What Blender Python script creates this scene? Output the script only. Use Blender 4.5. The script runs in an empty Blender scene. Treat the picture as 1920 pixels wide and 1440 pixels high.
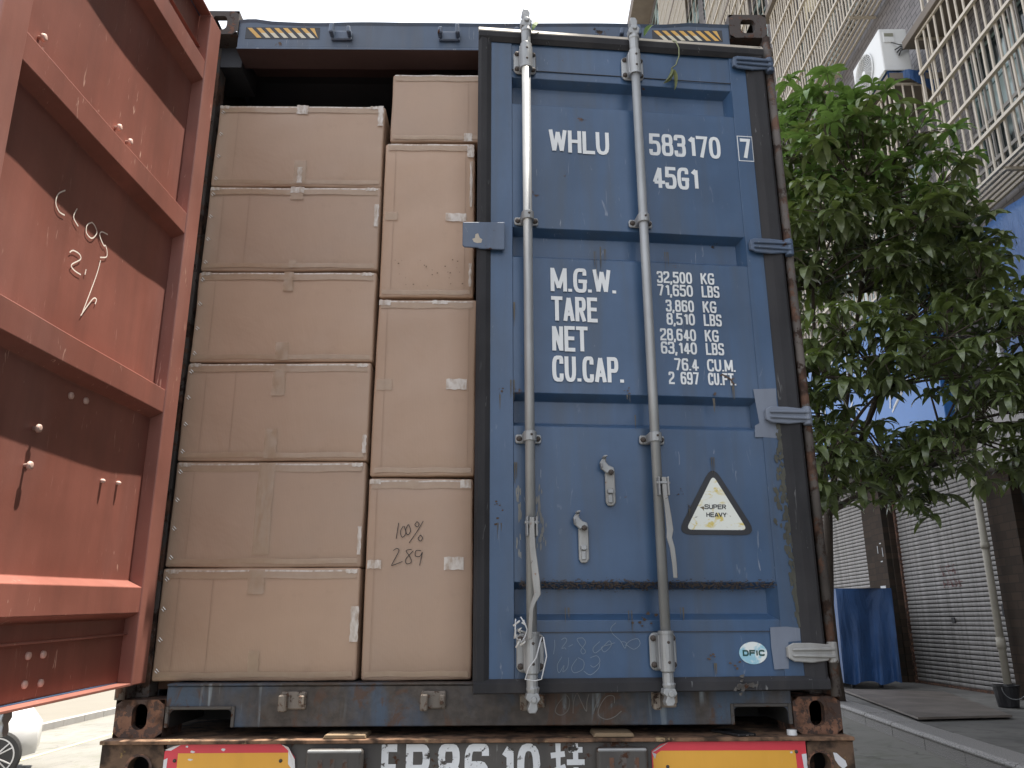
import bpy, math, random
import numpy as np
from mathutils import Vector, Matrix, noise
R = math.radians
random.seed(7)
S = bpy.context.scene
COL = S.collection

# ------------------------------------------------------------------ camera
cam_d = bpy.data.cameras.new('camera'); cam = bpy.data.objects.new('camera', cam_d); COL.objects.link(cam)
cam_d.sensor_width = 36; cam_d.lens = 28.72; cam_d.clip_start = .05; cam_d.clip_end = 2000
yaw, pit, rol = R(-0.8897), R(16.2787), R(-0.2146)
fw = Vector((-math.sin(yaw)*math.cos(pit), math.cos(yaw)*math.cos(pit), math.sin(pit)))
rt = Vector((math.cos(yaw), math.sin(yaw), 0)); up = rt.cross(fw)
r2 = rt*math.cos(rol) + up*math.sin(rol); u2 = -rt*math.sin(rol) + up*math.cos(rol)
mw = Matrix.Identity(4)
for i in range(3):
    mw[i][0] = r2[i]; mw[i][1] = u2[i]; mw[i][2] = -fw[i]
mw.translation = Vector((.0648, -2.9448, .3626))
cam.matrix_world = mw
S.camera = cam

# ------------------------------------------------------------------ world, sun, exposure
SUN = Vector((.2, .012, 1)).normalized()
W = bpy.data.worlds.new('World'); S.world = W; W.use_nodes = True
nt = W.node_tree; nt.nodes.clear()
wo = nt.nodes.new('ShaderNodeOutputWorld'); bg = nt.nodes.new('ShaderNodeBackground')
sky = nt.nodes.new('ShaderNodeTexSky'); sky.sky_type = 'NISHITA'; sky.sun_disc = False
sky.sun_elevation = math.asin(SUN.z); sky.sun_rotation = math.atan2(SUN.x, SUN.y); sky.dust_density = 3
tc = nt.nodes.new('ShaderNodeTexCoord'); mp = nt.nodes.new('ShaderNodeMapping'); mp.inputs['Scale'].default_value = (1, 1, 2.2)
ns = nt.nodes.new('ShaderNodeTexNoise'); ns.inputs['Scale'].default_value = 1.6; ns.inputs['Detail'].default_value = 7
rp = nt.nodes.new('ShaderNodeValToRGB'); rp.color_ramp.elements[0].position = .2; rp.color_ramp.elements[1].position = .38
rp.color_ramp.elements[0].color = (.45, .45, .45, 1)
mx = nt.nodes.new('ShaderNodeMix'); mx.data_type = 'RGBA'
mx.inputs['B'].default_value = (4.0, 4.2, 4.6, 1)
L = nt.links.new
L(tc.outputs['Generated'], mp.inputs['Vector']); L(mp.outputs[0], ns.inputs['Vector']); L(ns.outputs['Fac'], rp.inputs[0])
L(rp.outputs[0], mx.inputs['Factor']); L(sky.outputs[0], mx.inputs['A']); L(mx.outputs['Result'], bg.inputs[0])
bg.inputs[1].default_value = .1
L(bg.outputs[0], wo.inputs[0])
sd = bpy.data.lights.new('sun', 'SUN'); sd.energy = 3.5; sd.angle = R(.5); sd.color = (1, .93, .83)
so = bpy.data.objects.new('sun', sd); COL.objects.link(so); so.rotation_euler = SUN.to_track_quat('Z', 'Y').to_euler()
so.location = (6, 0, 40)
S.view_settings.view_transform = 'Standard'; S.view_settings.look = 'None'
S.view_settings.exposure = 1.95; S.view_settings.gamma = 1; S.view_settings.use_curve_mapping = False
S.cycles.max_bounces = 7

# ------------------------------------------------------------------ materials
def rgba(c): return (c[0], c[1], c[2], 1)
class NT:
    def __init__(s, name):
        s.m = bpy.data.materials.new(name); s.m.use_nodes = True; s.t = s.m.node_tree; s.t.nodes.clear()
        s.out = s.n('ShaderNodeOutputMaterial'); s.b = s.n('ShaderNodeBsdfPrincipled'); s.l(s.b.outputs[0], s.out.inputs[0])
        s.tc = s.n('ShaderNodeTexCoord'); s.co = s.tc.outputs['Object']
    def n(s, t): return s.t.nodes.new(t)
    def l(s, a, b): s.t.links.new(a, b)
    def noise(s, scale, detail=4, vec=(1, 1, 1), rough=.55, dist=0):
        m = s.n('ShaderNodeMapping'); m.inputs['Scale'].default_value = vec; s.l(s.co, m.inputs[0])
        k = s.n('ShaderNodeTexNoise'); k.inputs['Scale'].default_value = scale; k.inputs['Detail'].default_value = detail
        k.inputs['Roughness'].default_value = rough; k.inputs['Distortion'].default_value = dist
        s.l(m.outputs[0], k.inputs['Vector']); return k.outputs['Fac']
    def ramp(s, f, a, b, ca=(0, 0, 0), cb=(1, 1, 1)):
        r = s.n('ShaderNodeValToRGB'); e = r.color_ramp.elements
        e[0].position = a; e[1].position = b; e[0].color = rgba(ca); e[1].color = rgba(cb); s.l(f, r.inputs[0]); return r.outputs[0]
    def mix(s, f, a, b, mode='MIX'):
        x = s.n('ShaderNodeMix'); x.data_type = 'RGBA'; x.blend_type = mode
        for v, k in ((f, 'Factor'), (a, 'A'), (b, 'B')):
            if isinstance(v, (int, float)): x.inputs[k].default_value = v
            elif isinstance(v, tuple): x.inputs[k].default_value = rgba(v)
            else: s.l(v, x.inputs[k])
        return x.outputs['Result']
    def mul(s, a, b):
        x = s.n('ShaderNodeMath'); x.operation = 'MULTIPLY'
        for i, v in enumerate((a, b)):
            if isinstance(v, (int, float)): x.inputs[i].default_value = v
            else: s.l(v, x.inputs[i])
        return x.outputs[0]
    def bump(s, h, st=.3, d=.002, prev=None):
        b = s.n('ShaderNodeBump'); b.inputs['Strength'].default_value = st; b.inputs['Distance'].default_value = d
        s.l(h, b.inputs['Height'])
        if prev is not None: s.l(prev, b.inputs['Normal'])
        return b.outputs[0]
    def fin(s, col, rough=.5, metal=0, nrm=None, spec=.5):
        if isinstance(col, tuple): s.b.inputs['Base Color'].default_value = rgba(col)
        else: s.l(col, s.b.inputs['Base Color'])
        if isinstance(rough, (int, float)): s.b.inputs['Roughness'].default_value = rough
        else: s.l(rough, s.b.inputs['Roughness'])
        if isinstance(metal, (int, float)): s.b.inputs['Metallic'].default_value = metal
        else: s.l(metal, s.b.inputs['Metallic'])
        s.b.inputs['Specular IOR Level'].default_value = spec
        if nrm is not None: s.l(nrm, s.b.inputs['Normal'])
        return s.m

RUST = (.16, .062, .025)
def paint(name, c, rough=.5, var=.16, rust=.0, streak=.0, dirt=(.09, .08, .07), fade=.25, scr=.0, metal=0, rustc=RUST, rs=7, bumpy=.15, scrc=None):
    k = NT(name)
    d = tuple(max(0, x*(1-var)) for x in c); li = tuple(min(1, x*(1+var)+.01) for x in c)
    col = k.mix(k.ramp(k.noise(2.2, 6), .35, .68), d, li)
    pale = tuple(x*.55 + .16 for x in c)
    col = k.mix(k.mul(k.ramp(k.noise(1.1, 5, (1, 1, .5), dist=.6), .5, .78), fade), col, pale)
    col = k.mix(k.mul(k.ramp(k.noise(26, 4, (1, 1, .12)), .45, .75), .35*fade + .12), col, tuple(x*.62 for x in c))
    if streak: col = k.mix(k.mul(k.ramp(k.noise(11, 6, (1, 1, .09), dist=.3), .47, .66), streak), col, dirt)
    if scr:
        sc = k.ramp(k.noise(60, 3, (1, 1, .15), dist=1.2), .66, .72)
        sc = k.mul(sc, k.ramp(k.noise(3.1, 3), .45, .65))
        col = k.mix(k.mul(sc, scr), col, scrc or tuple(min(1, x*.5+.35) for x in c))
    ro = rough; h = k.noise(180, 3)
    nr = k.bump(h, bumpy, .0012)
    if rust:
        a = k.ramp(k.noise(rs, 9, rough=.68), .70-rust*.42, .735-rust*.40)
        rc = k.mix(k.noise(45, 5), rustc, tuple(x*2.1 for x in rustc))
        rc = k.mix(k.ramp(k.noise(14, 5), .45, .6), rc, tuple(x*.35 for x in rustc))
        col = k.mix(a, col, rc)
        rr = k.mix(a, (rough,)*3, (.9,)*3); ro = rr
        nr = k.bump(a, .5, .0015, nr)
    return k.fin(col, ro, metal, nr)

M = {}
M['blue'] = paint('blue_paint', (.035, .080, .162), .36, rust=.075, rs=11, rustc=(.075, .045, .03), streak=.34, dirt=(.055, .06, .06), fade=.28, scr=.5)
M['blue_dirty'] = paint('weathered_blue_paint', (.050, .068, .098), .5, rust=.30, streak=.95, dirt=(.062, .05, .042), fade=.2, rs=6, scr=.5, rustc=(.072, .042, .028))
M['red'] = paint('red_oxide_paint', (.235, .080, .058), .5, var=.2, rust=.0, streak=.22, dirt=(.13, .055, .045), fade=.5, scr=1, scrc=(.62, .42, .34))
M['redrail'] = paint('worn_red_oxide_paint', (.255, .098, .074), .5, var=.22, fade=.5, scr=1, scrc=(.72, .52, .42))
M['redfrost'] = paint('bumped_red_oxide_knob', (.6, .42, .36), .6, var=.3)
M['rust'] = paint('rusty_steel', (.060, .036, .028), .9, var=.4, rust=.55, rs=30, fade=.08, bumpy=1, rustc=(.125, .062, .038))
M['rustc'] = paint('rusty_casting', (.06, .048, .044), .8, var=.35, rust=.36, rs=30, rustc=(.085, .042, .028), fade=.1, bumpy=.9)
M['rod_rust'] = paint('rusty_grey_rod', (.10, .085, .076), .8, var=.35, rust=.5, rs=15, fade=.1, bumpy=.8, rustc=(.085, .045, .03))
M['gasket'] = paint('black_rubber', (.013, .013, .016), .8, var=.4, streak=.35, dirt=(.05, .045, .045), fade=.04, scr=.4)
M['galv'] = paint('galvanised_steel', (.33, .34, .345), .5, var=.24, rust=.0, streak=.2, dirt=(.16, .14, .11), fade=.0, scr=.4, metal=.35, rs=12, bumpy=.5)
M['galv_rust'] = paint('stained_galvanised_steel', (.34, .34, .33), .58, var=.3, rust=.22, fade=0, metal=.25, rs=20, bumpy=.6, streak=.3, dirt=(.13, .10, .07))
M['greyprimer'] = paint('grey_primer', (.15, .175, .225), .55, var=.15, rust=.1, rs=12, fade=.2, scr=.6)
M['bluepatch'] = paint('blue_strap_paint', (.07, .105, .17), .45, rust=.16, rs=14, fade=.3, scr=.9, streak=.3)
M['white'] = paint('white_lettering', (.70, .72, .73), .5, var=.08, fade=0, scr=.35, scrc=(.12, .18, .26))
M['chalk'] = paint('chalk_line', (.20, .25, .31), .9, var=.3, fade=0)
M['chalkw'] = paint('chalk_white', (.85, .78, .70), .9, var=.15, fade=0)
M['chalkd'] = paint('chalk_faint', (.16, .15, .14), .9, var=.3, fade=0)
M['inside'] = paint('interior_shade_brown', (.065, .038, .038), .6, var=.2, fade=.05)  # red-brown darkened: shade under the header is put into the colour
M['edge'] = paint('dusty_bare_edge', (.42, .37, .30), .6, var=.2, fade=.1, scr=.4)
M['rustk'] = paint('worn_keeper', (.20, .17, .14), .6, var=.4, rust=.35, rs=40, fade=.1, scr=.5, rustc=(.08, .045, .03))
M['boltm'] = paint('dark_bolt_head', (.055, .042, .035), .7, var=.3, rust=.2, rs=40)
M['hollow'] = paint('interior_shade_blueblack', (.026, .028, .036), .6, var=.2, fade=.05)  # blue-black so the colour itself carries the shade inside the container
M['dark'] = paint('underbody_and_shade_dark', (.02, .019, .018), .8, var=.3, fade=.05)  # underbody black; also paints shade on inner walls and behind shutter slats
M['yellow'] = paint('worn_yellow', (.62, .36, .08), .5, var=.2, fade=.2, scr=.6)
M['paleyel'] = paint('pale_yellow', (.60, .55, .42), .5, var=.2, fade=.2)
M['blackmark'] = paint('black_decal', (.02, .022, .028), .5, var=.15, fade=0)
M['ply'] = paint('plywood_floor', (.12, .06, .035), .8, var=.3, fade=.1)

def cardboard(name, c, sd):
    k = NT(name)
    col = k.mix(k.ramp(k.noise(2.5 + sd, 5), .3, .7), tuple(x*.93 for x in c), tuple(min(1, x*1.06) for x in c))
    col = k.mix(k.mul(k.ramp(k.noise(70, 3, (1, 1, .05)), .4, .7), .035), col, tuple(x*.8 for x in c))
    col = k.mix(k.mul(k.ramp(k.noise(9, 6), .62, .72), .22), col, tuple(x*.66 for x in c))
    w = k.n('ShaderNodeTexWave'); w.bands_direction = 'X'; w.inputs['Scale'].default_value = 55; k.l(k.co, w.inputs['Vector'])
    nr = k.bump(w.outputs['Fac'], .10, .001)
    nr = k.bump(k.noise(3.5, 4, dist=.4), .42, .016, nr)
    nr = k.bump(k.noise(16, 4, (1, 1, .5)), .12, .004, nr)
    return k.fin(col, k.ramp(k.noise(4, 3), .3, .7, (.38, .38, .38), (.62, .62, .62)), 0, nr, .5)
CB = [cardboard('cardboard_%s' % n, c, i*.7) for i, (n, c) in enumerate((('tan', (.41, .285, .203)), ('warm', (.43, .296, .208)), ('buff', (.39, .274, .198))))]
k = NT('packing_tape')
tr = k.n('ShaderNodeBsdfTransparent'); ms = k.n('ShaderNodeMixShader'); ms.inputs[0].default_value = .7
k.fin(k.mix(k.noise(30, 3), (.40, .28, .19), (.52, .40, .29)), .16, 0, k.bump(k.noise(40, 3, (1, 1, .3)), .6, .002))
k.l(tr.outputs[0], ms.inputs[1]); k.l(k.b.outputs[0], ms.inputs[2]); k.l(ms.outputs[0], k.out.inputs[0]); M['tape'] = k.m
k = NT('whitish_tape')
tr = k.n('ShaderNodeBsdfTransparent'); ms = k.n('ShaderNodeMixShader'); ms.inputs[0].default_value = .75
k.fin(k.mix(k.ramp(k.noise(60, 4, (1, 1, .4)), .35, .6), (.47, .38, .30), (.74, .70, .65)), .25, 0, k.bump(k.noise(50, 4), .8, .002))
k.l(tr.outputs[0], ms.inputs[1]); k.l(k.b.outputs[0], ms.inputs[2]); k.l(ms.outputs[0], k.out.inputs[0]); M['tapew'] = k.m
k = NT('pen_ink'); M['ink'] = k.fin((.02, .018, .018), .6)
k = NT('staple_wire'); M['staple'] = k.fin((.62, .61, .58), .3, .9)

def plain(name, c, rough=.6, metal=0, var=.15, sc=6, bump=.1):
    k = NT(name)
    col = k.mix(k.noise(sc, 5), tuple(x*(1-var) for x in c), tuple(min(1, x*(1+var)) for x in c))
    return k.fin(col, rough, metal, k.bump(k.noise(sc*12, 3), bump, .003))
M['steelbar'] = plain('stainless_bar', (.50, .445, .37), .5, .1, .15, 8)
M['grille'] = plain('inner_grille', (.30, .28, .26), .6, .1, .2, 8)
M['concrete'] = plain('painted_concrete', (.36, .34, .33), .85, 0, .2, 3, .4)
M['soffit'] = plain('stained_soffit', (.17, .145, .125), .9, 0, .35, 2, .4)
M['alu'] = plain('window_aluminium', (.30, .40, .40), .4, .3)
k = NT('window_glass')
M['glass'] = k.fin(k.mix(k.ramp(k.noise(.9, 2), .48, .54), (.012, .02, .022), (.42, .52, .52)), .08, 0, None, .8)
M['acwhite'] = plain('white_enamel', (.66, .67, .67), .35, 0, .05, 4, .03)
M['acdark'] = plain('dark_grille_void', (.09, .09, .09), .6)
M['acbase'] = plain('grimy_steel_base', (.22, .22, .17), .7, 0, .3)
M['blackpl'] = plain('black_plastic', (.02, .02, .022), .35)
M['clothw'] = plain('pale_cloth', (.62, .62, .60), .9, 0, .1)
M['clothy'] = plain('cream_cloth', (.60, .54, .38), .9, 0, .1)
M['clothb'] = plain('dark_cloth', (.06, .06, .07), .9, 0, .1)
M['signblue'] = plain('blue_signboard', (.035, .15, .42), .35, 0, .12, 2)
k = NT('blue_tarpaulin')
M['tarp'] = k.fin(k.mix(k.ramp(k.noise(2.5, 6, (1, 1, .5)), .35, .65), (.03, .085, .24), (.06, .15, .36)), .42, 0, k.bump(k.noise(6, 6, (1, 1, .35), dist=1), .9, .05))
k = NT('dark_blue_tarpaulin')
M['tarpd'] = k.fin(k.mix(k.ramp(k.noise(2.5, 6, (1, 1, .5)), .35, .65), (.02, .06, .16), (.035, .10, .26)), .45, 0, k.bump(k.noise(5, 6, (1, 1, .3), dist=1), .9, .05))
M['hem'] = plain('white_tarp_hem', (.55, .56, .57), .6)
M['shutter'] = paint('roller_shutter_paint', (.26, .245, .232), .6, var=.2, streak=.45, dirt=(.075, .065, .055), fade=.03, bumpy=.2)
M['shutterb'] = paint('brown_shutter_paint', (.06, .04, .03), .6, var=.2, streak=.4, fade=.05)
k = NT('wall_tiles')
br = k.n('ShaderNodeTexBrick'); cx = k.n('ShaderNodeSeparateXYZ'); cc = k.n('ShaderNodeCombineXYZ')
k.l(k.co, cx.inputs[0]); k.l(cx.outputs[1], cc.inputs[0]); k.l(cx.outputs[2], cc.inputs[1]); k.l(cc.outputs[0], br.inputs['Vector'])
br.inputs['Scale'].default_value = 1; br.inputs['Brick Width'].default_value = .34; br.inputs['Row Height'].default_value = .11
br.inputs['Mortar Size'].default_value = .011; br.inputs['Mortar'].default_value = (.045, .042, .042, 1)
br.inputs['Color1'].default_value = (.19, .175, .178, 1); br.inputs['Color2'].default_value = (.135, .125, .128, 1)
M['tiles'] = k.fin(k.mix(k.mul(k.ramp(k.noise(.9, 6, (1, 1, .35)), .45, .7), .5), br.outputs['Color'], (.16, .145, .14)), .55, 0, k.bump(br.outputs['Fac'], -.6, .01))
k = NT('brown_tiles')
br = k.n('ShaderNodeTexBrick'); cx = k.n('ShaderNodeSeparateXYZ'); cc = k.n('ShaderNodeCombineXYZ')
k.l(k.co, cx.inputs[0]); k.l(cx.outputs[1], cc.inputs[0]); k.l(cx.outputs[2], cc.inputs[1]); k.l(cc.outputs[0], br.inputs['Vector'])
br.inputs['Scale'].default_value = 1; br.inputs['Brick Width'].default_value = .28; br.inputs['Row Height'].default_value = .13
br.inputs['Mortar Size'].default_value = .008; br.inputs['Mortar'].default_value = (.03, .025, .02, 1)
br.inputs['Color1'].default_value = (.055, .038, .028, 1); br.inputs['Color2'].default_value = (.035, .026, .02, 1)
M['btiles'] = k.fin(br.outputs['Color'], .85, 0, k.bump(br.outputs['Fac'], -.5, .008), .15)
k = NT('road_concrete')
c1 = k.mix(k.ramp(k.noise(.35, 8), .35, .65), (.145, .140, .122), (.20, .192, .170))
c1 = k.mix(k.mul(k.ramp(k.noise(1.7, 8, dist=.5), .5, .66), .65), c1, (.13, .125, .105))
c1 = k.mix(k.mul(k.ramp(k.noise(120, 4), .55, .7), .4), c1, (.15, .14, .13))
vo = k.n('ShaderNodeTexVoronoi'); vo.feature = 'DISTANCE_TO_EDGE'; vo.inputs['Scale'].default_value = .33
mpv = k.n('ShaderNodeMapping'); k.l(k.co, mpv.inputs[0]); nz = k.n('ShaderNodeTexNoise'); nz.inputs['Scale'].default_value = 1.4; nz.inputs['Detail'].default_value = 6; k.l(k.co, nz.inputs['Vector'])
av = k.n('ShaderNodeVectorMath'); av.operation = 'ADD'; k.l(nz.outputs['Color'], av.inputs[0]); k.l(mpv.outputs[0], av.inputs[1]); k.l(av.outputs[0], vo.inputs['Vector'])
ck = k.ramp(vo.outputs['Distance'], .0, .010, (1, 1, 1), (0, 0, 0))
c1 = k.mix(k.mul(k.mul(ck, .7), k.ramp(k.noise(.8, 3), .48, .56)), c1, (.06, .057, .048))
c1 = k.mix(k.mul(k.ramp(k.noise(3.2, 7, dist=1), .54, .64), .5), c1, (.11, .115, .075))
M['road'] = k.fin(c1, .8, 0, k.bump(k.noise(90, 6), .7, .006))
k = NT('pavement_concrete')
c1 = k.mix(k.ramp(k.noise(.9, 7), .35, .65), (.115, .111, .103), (.19, .182, .165))
c1 = k.mix(k.mul(k.ramp(k.noise(4, 7, dist=.6), .5, .62), .5), c1, (.07, .065, .06))
M['pave'] = k.fin(c1, .75, 0, k.bump(k.noise(60, 5), .5, .004))
k = NT('light_pavement'); M['pavel'] = k.fin(k.mix(k.noise(1.2, 7), (.135, .122, .098), (.17, .155, .125)), .85, 0, k.bump(k.noise(60, 5), .5, .004))
k = NT('granite')
M['granite'] = k.fin(k.mix(k.ramp(k.noise(130, 3), .42, .58), (.10, .095, .09), (.40, .38, .36)), .6, 0, k.bump(k.noise(4, 5), .4, .01))
M['kerbl'] = plain('pale_kerb_stone', (.30, .29, .28), .8, 0, .2, 5, .5)
M['plate'] = paint('steel_floor_plate', (.17, .145, .125), .55, var=.25, fade=.15, scr=.3, metal=.2)
M['yline'] = plain('faded_yellow_line', (.52, .44, .24), .8, 0, .2, 20)
M['bark'] = plain('tree_bark', (.085, .065, .05), .9, 0, .35, 14, .9)
M['twigm'] = plain('green_twig', (.12, .13, .05), .7, 0, .3, 14, .3)
M['wood'] = paint('weathered_wood', (.24, .17, .10), .8, var=.3, fade=.2, streak=.2)
M['carw'] = plain('white_car_paint', (.52, .52, .52), .25, 0, .02)
M['tyre'] = plain('tyre_rubber', (.025, .025, .025), .8)
M['rim'] = plain('alloy_rim', (.55, .55, .56), .3, .7)
M['carglass'] = plain('car_glass', (.02, .025, .03), .08)
M['redlamp'] = plain('red_lamp_lens', (.4, .02, .02), .2)
M['sigred'] = paint('red_reflective_film', (.62, .035, .055), .45, var=.06, fade=.08, scr=.15)
M['sigyel'] = paint('yellow_reflective_film', (.72, .36, .035), .42, var=.05, fade=.03, scr=.12)
M['silver'] = plain('torn_film_backing', (.62, .62, .64), .45, .2, .1)
M['mustard'] = paint('worn_mustard_paint', (.32, .20, .05), .6, var=.3, rust=.85, rs=12, rustc=(.075, .045, .028), fade=.1, scr=.3)
M['ledge'] = paint('worn_deck_paint', (.34, .24, .13), .6, var=.35, rust=.8, rs=8, rustc=(.13, .075, .045), fade=.3)
M['beam'] = paint('grimy_black_beam', (.055, .05, .046), .6, var=.3, rust=.3, rs=14, fade=.15, scr=.5, streak=.3)
M['stencil'] = paint('white_stencil', (.62, .64, .66), .6, var=.15, rust=.35, rs=22, rustc=(.05, .045, .04), fade=0)
M['pvc'] = plain('old_pvc_pipe', (.36, .33, .27), .6, 0, .25, 5)
k = NT('grimy_sill_paint')
c1 = k.mix(k.ramp(k.noise(30, 5), .35, .65), (.040, .032, .027), (.075, .062, .052))
bm = k.mul(k.ramp(k.noise(2.6, 7, (1, 1, .8), dist=.5), .47, .58), k.ramp(k.noise(14, 5, (1, 1, .1)), .3, .6))
c1 = k.mix(bm, c1, (.050, .078, .120))
c1 = k.mix(k.mul(k.ramp(k.noise(30, 4, (1, 1, .06), dist=.3), .58, .68), k.ramp(k.noise(3, 2), .5, .6)), c1, (.22, .26, .29))
rv = k.ramp(k.noise(7, 8, (1, 1, .55), rough=.7, dist=.8), .56, .61)
c1 = k.mix(k.mul(rv, .85), c1, (.075, .038, .022))
M['sillm'] = k.fin(c1, .6, 0, k.bump(k.noise(60, 6), .7, .003))

k = NT('dfic_sticker')
M['stick'] = k.fin(k.mix(k.ramp(k.noise(22, 3), .45, .55), (.30, .55, .66), (.74, .78, .76)), .4)
k = NT('scratched_white_sticker')
cw = k.mix(k.ramp(k.noise(14, 6, (1, 1, 1.6), dist=1.4), .55, .64), (.72, .74, .68), (.62, .50, .14))
M['triw'] = k.fin(k.mix(k.ramp(k.noise(17, 6, (1, 1, 2.2), dist=2.), .66, .69), cw, (.13, .10, .05)), .45)
M['dgreen'] = plain('dark_green_ink', (.01, .06, .05), .6)
def leafmat(name, a, b, tint):
    k = NT(name)
    oi = k.n('ShaderNodeObjectInfo')
    col = k.mix(k.ramp(k.noise(1.3, 4), .35, .65), a, b)
    col = k.mix(k.mul(k.ramp(k.noise(9, 3), .45, .6), .6), col, tuple(x*1.5 for x in b))
    k.fin(col, .30, 0, None, .8)
    t = k.n('ShaderNodeBsdfTranslucent'); t.inputs[0].default_value = rgba(tint)
    ms = k.n('ShaderNodeMixShader'); ms.inputs[0].default_value = .28
    k.l(k.b.outputs[0], ms.inputs[1]); k.l(t.outputs[0], ms.inputs[2]); k.l(ms.outputs[0], k.out.inputs[0]); return k.m
M['leaf'] = leafmat('glossy_leaf', (.060, .088, .032), (.150, .180, .080), (.20, .27, .05))
M['leafn'] = leafmat('skylit_bright_leaf', (.08, .145, .036), (.13, .21, .06), (.22, .36, .07))  # brighter green paints sky glare on the upper leaves
M['leafdry'] = leafmat('wilted_leaf', (.16, .19, .08), (.24, .26, .13), (.2, .2, .08))

# ------------------------------------------------------------------ mesh helpers
class MB:
    def __init__(s): s.v = []; s.f = []; s.mi = []; s.cur = 0
    def add(s, vs, fs):
        o = len(s.v); s.v += [tuple(p) for p in vs]
        for f in fs: s.f.append(tuple(i+o for i in f)); s.mi.append(s.cur)
        return s
    def box(s, x0, x1, y0, y1, z0, z1):
        return s.add([(x, y, z) for x in (x0, x1) for y in (y0, y1) for z in (z0, z1)],
                     [(0, 1, 3, 2), (4, 6, 7, 5), (0, 4, 5, 1), (2, 3, 7, 6), (0, 2, 6, 4), (1, 5, 7, 3)])
    def prism(s, poly, a0, a1, plane='xz'):
        n = len(poly)
        def P(p, a): return {'xz': (p[0], a, p[1]), 'xy': (p[0], p[1], a), 'yz': (a, p[0], p[1])}[plane]
        area = sum(poly[i][0]*poly[(i+1) % n][1]-poly[(i+1) % n][0]*poly[i][1] for i in range(n))
        if area < 0: poly = poly[::-1]
        vs = [P(p, a0) for p in poly]+[P(p, a1) for p in poly]
        fs = [tuple(range(n)), tuple(range(2*n-1, n-1, -1))]+[(i, i+n, (i+1) % n+n, (i+1) % n) for i in range(n)]
        if (plane in ('xy', 'yz')) == (a1 > a0): fs = [f[::-1] for f in fs]
        return s.add(vs, fs)
    def tube(s, path, r, n=10, cap=True):
        path = [Vector(p) for p in path]; rr = r if isinstance(r, (list, tuple)) else [r]*len(path)
        rings = []; ref = None
        for i, p in enumerate(path):
            t = (path[min(i+1, len(path)-1)]-path[max(i-1, 0)])
            if t.length < 1e-9: t = Vector((0, 0, 1))
            t.normalize()
            if ref is None or abs(ref.dot(t)) > .99: ref = Vector((1, 0, 0)) if abs(t.x) < .9 else Vector((0, 1, 0))
            a = (ref-t*ref.dot(t)).normalized(); b = t.cross(a); ref = a
            rings.append([p+(a*math.cos(2*math.pi*j/n)+b*math.sin(2*math.pi*j/n))*rr[i] for j in range(n)])
        vs = [q for g in rings for q in g]; fs = []
        for i in range(len(path)-1):
            for j in range(n): fs.append((i*n+j, i*n+(j+1) % n, (i+1)*n+(j+1) % n, (i+1)*n+j))
        if cap: fs += [tuple(range(n-1, -1, -1)), tuple((len(path)-1)*n+j for j in range(n))]
        return s.add(vs, fs)
    def grid(s, fn, nu, nv):
        return s.add([fn(i/nu, j/nv) for i in range(nu+1) for j in range(nv+1)],
                     [(i*(nv+1)+j, (i+1)*(nv+1)+j, (i+1)*(nv+1)+j+1, i*(nv+1)+j+1) for i in range(nu) for j in range(nv)])

def obj(name, mb, mat, parent=None, bevel=0, smooth=False, seg=1, weld=False):
    me = bpy.data.meshes.new(name); me.from_pydata(mb.v, [], mb.f); 
    for m in (mat if isinstance(mat, list) else [mat]): me.materials.append(m)
    if any(mb.mi): me.polygons.foreach_set('material_index', mb.mi)
    me.validate(); me.update()
    if smooth: me.shade_smooth()
    o = bpy.data.objects.new(name, me); COL.objects.link(o)
    if parent: o.parent = parent
    if bevel:
        b = o.modifiers.new('edge', 'BEVEL'); b.width = bevel; b.segments = seg; b.limit_method = 'ANGLE'; b.angle_limit = R(35); b.use_clamp_overlap = True
        if not smooth: pass
    return o
def inst(o, parent=None, loc=(0, 0, 0), rot=None, scale=None):
    c = o.copy(); COL.objects.link(c)
    if parent is not None: c.parent = parent
    c.location = loc
    if rot is not None: c.rotation_euler = rot
    if scale is not None: c.scale = scale
    return c
def tag(o, label, cat, group=None, kind=None):
    o['label'] = label; o['category'] = cat
    if group: o['group'] = group
    if kind: o['kind'] = kind
    return o
def thing(name, label, cat, loc=(0, 0, 0), rz=0, group=None):
    o = bpy.data.objects.new(name, None); COL.objects.link(o); o.location = loc; o.rotation_euler = (0, 0, rz); o.empty_display_size = .1
    return tag(o, label, cat, group)
def struct(name, mb, mat, bevel=0, smooth=False):
    o = obj(name, mb, mat, None, bevel, smooth); o['kind'] = 'structure'; return o
def ribbon(mb, pts, w, y, closed=False, plane='xz'):
    p = [Vector((a, b)) for a, b in pts]; n = len(p); Ls = []; Rs = []
    for i in range(n):
        a = p[(i-1) % n] if (closed or i > 0) else p[i]; b = p[(i+1) % n] if (closed or i < n-1) else p[i]
        d1 = (p[i]-a); d2 = (b-p[i])
        d1 = d1.normalized() if d1.length > 1e-9 else d2.normalized(); d2 = d2.normalized() if d2.length > 1e-9 else d1
        m = (d1+d2); m = m.normalized() if m.length > 1e-6 else d1
        nrm = Vector((-m.y, m.x)); c = max(.72, nrm.dot(Vector((-d1.y, d1.x))))
        Ls.append(p[i]+nrm*w/2/c); Rs.append(p[i]-nrm*w/2/c)
    def P(q): return (q.x, y, q.y) if plane == 'xz' else (q.x, q.y, y)
    vs = [P(q) for q in Ls]+[P(q) for q in Rs]; fs = []
    for i in range(n if closed else n-1):
        j = (i+1) % n; fs.append((i, n+i, n+j, j))
    mb.add(vs, fs)

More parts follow.
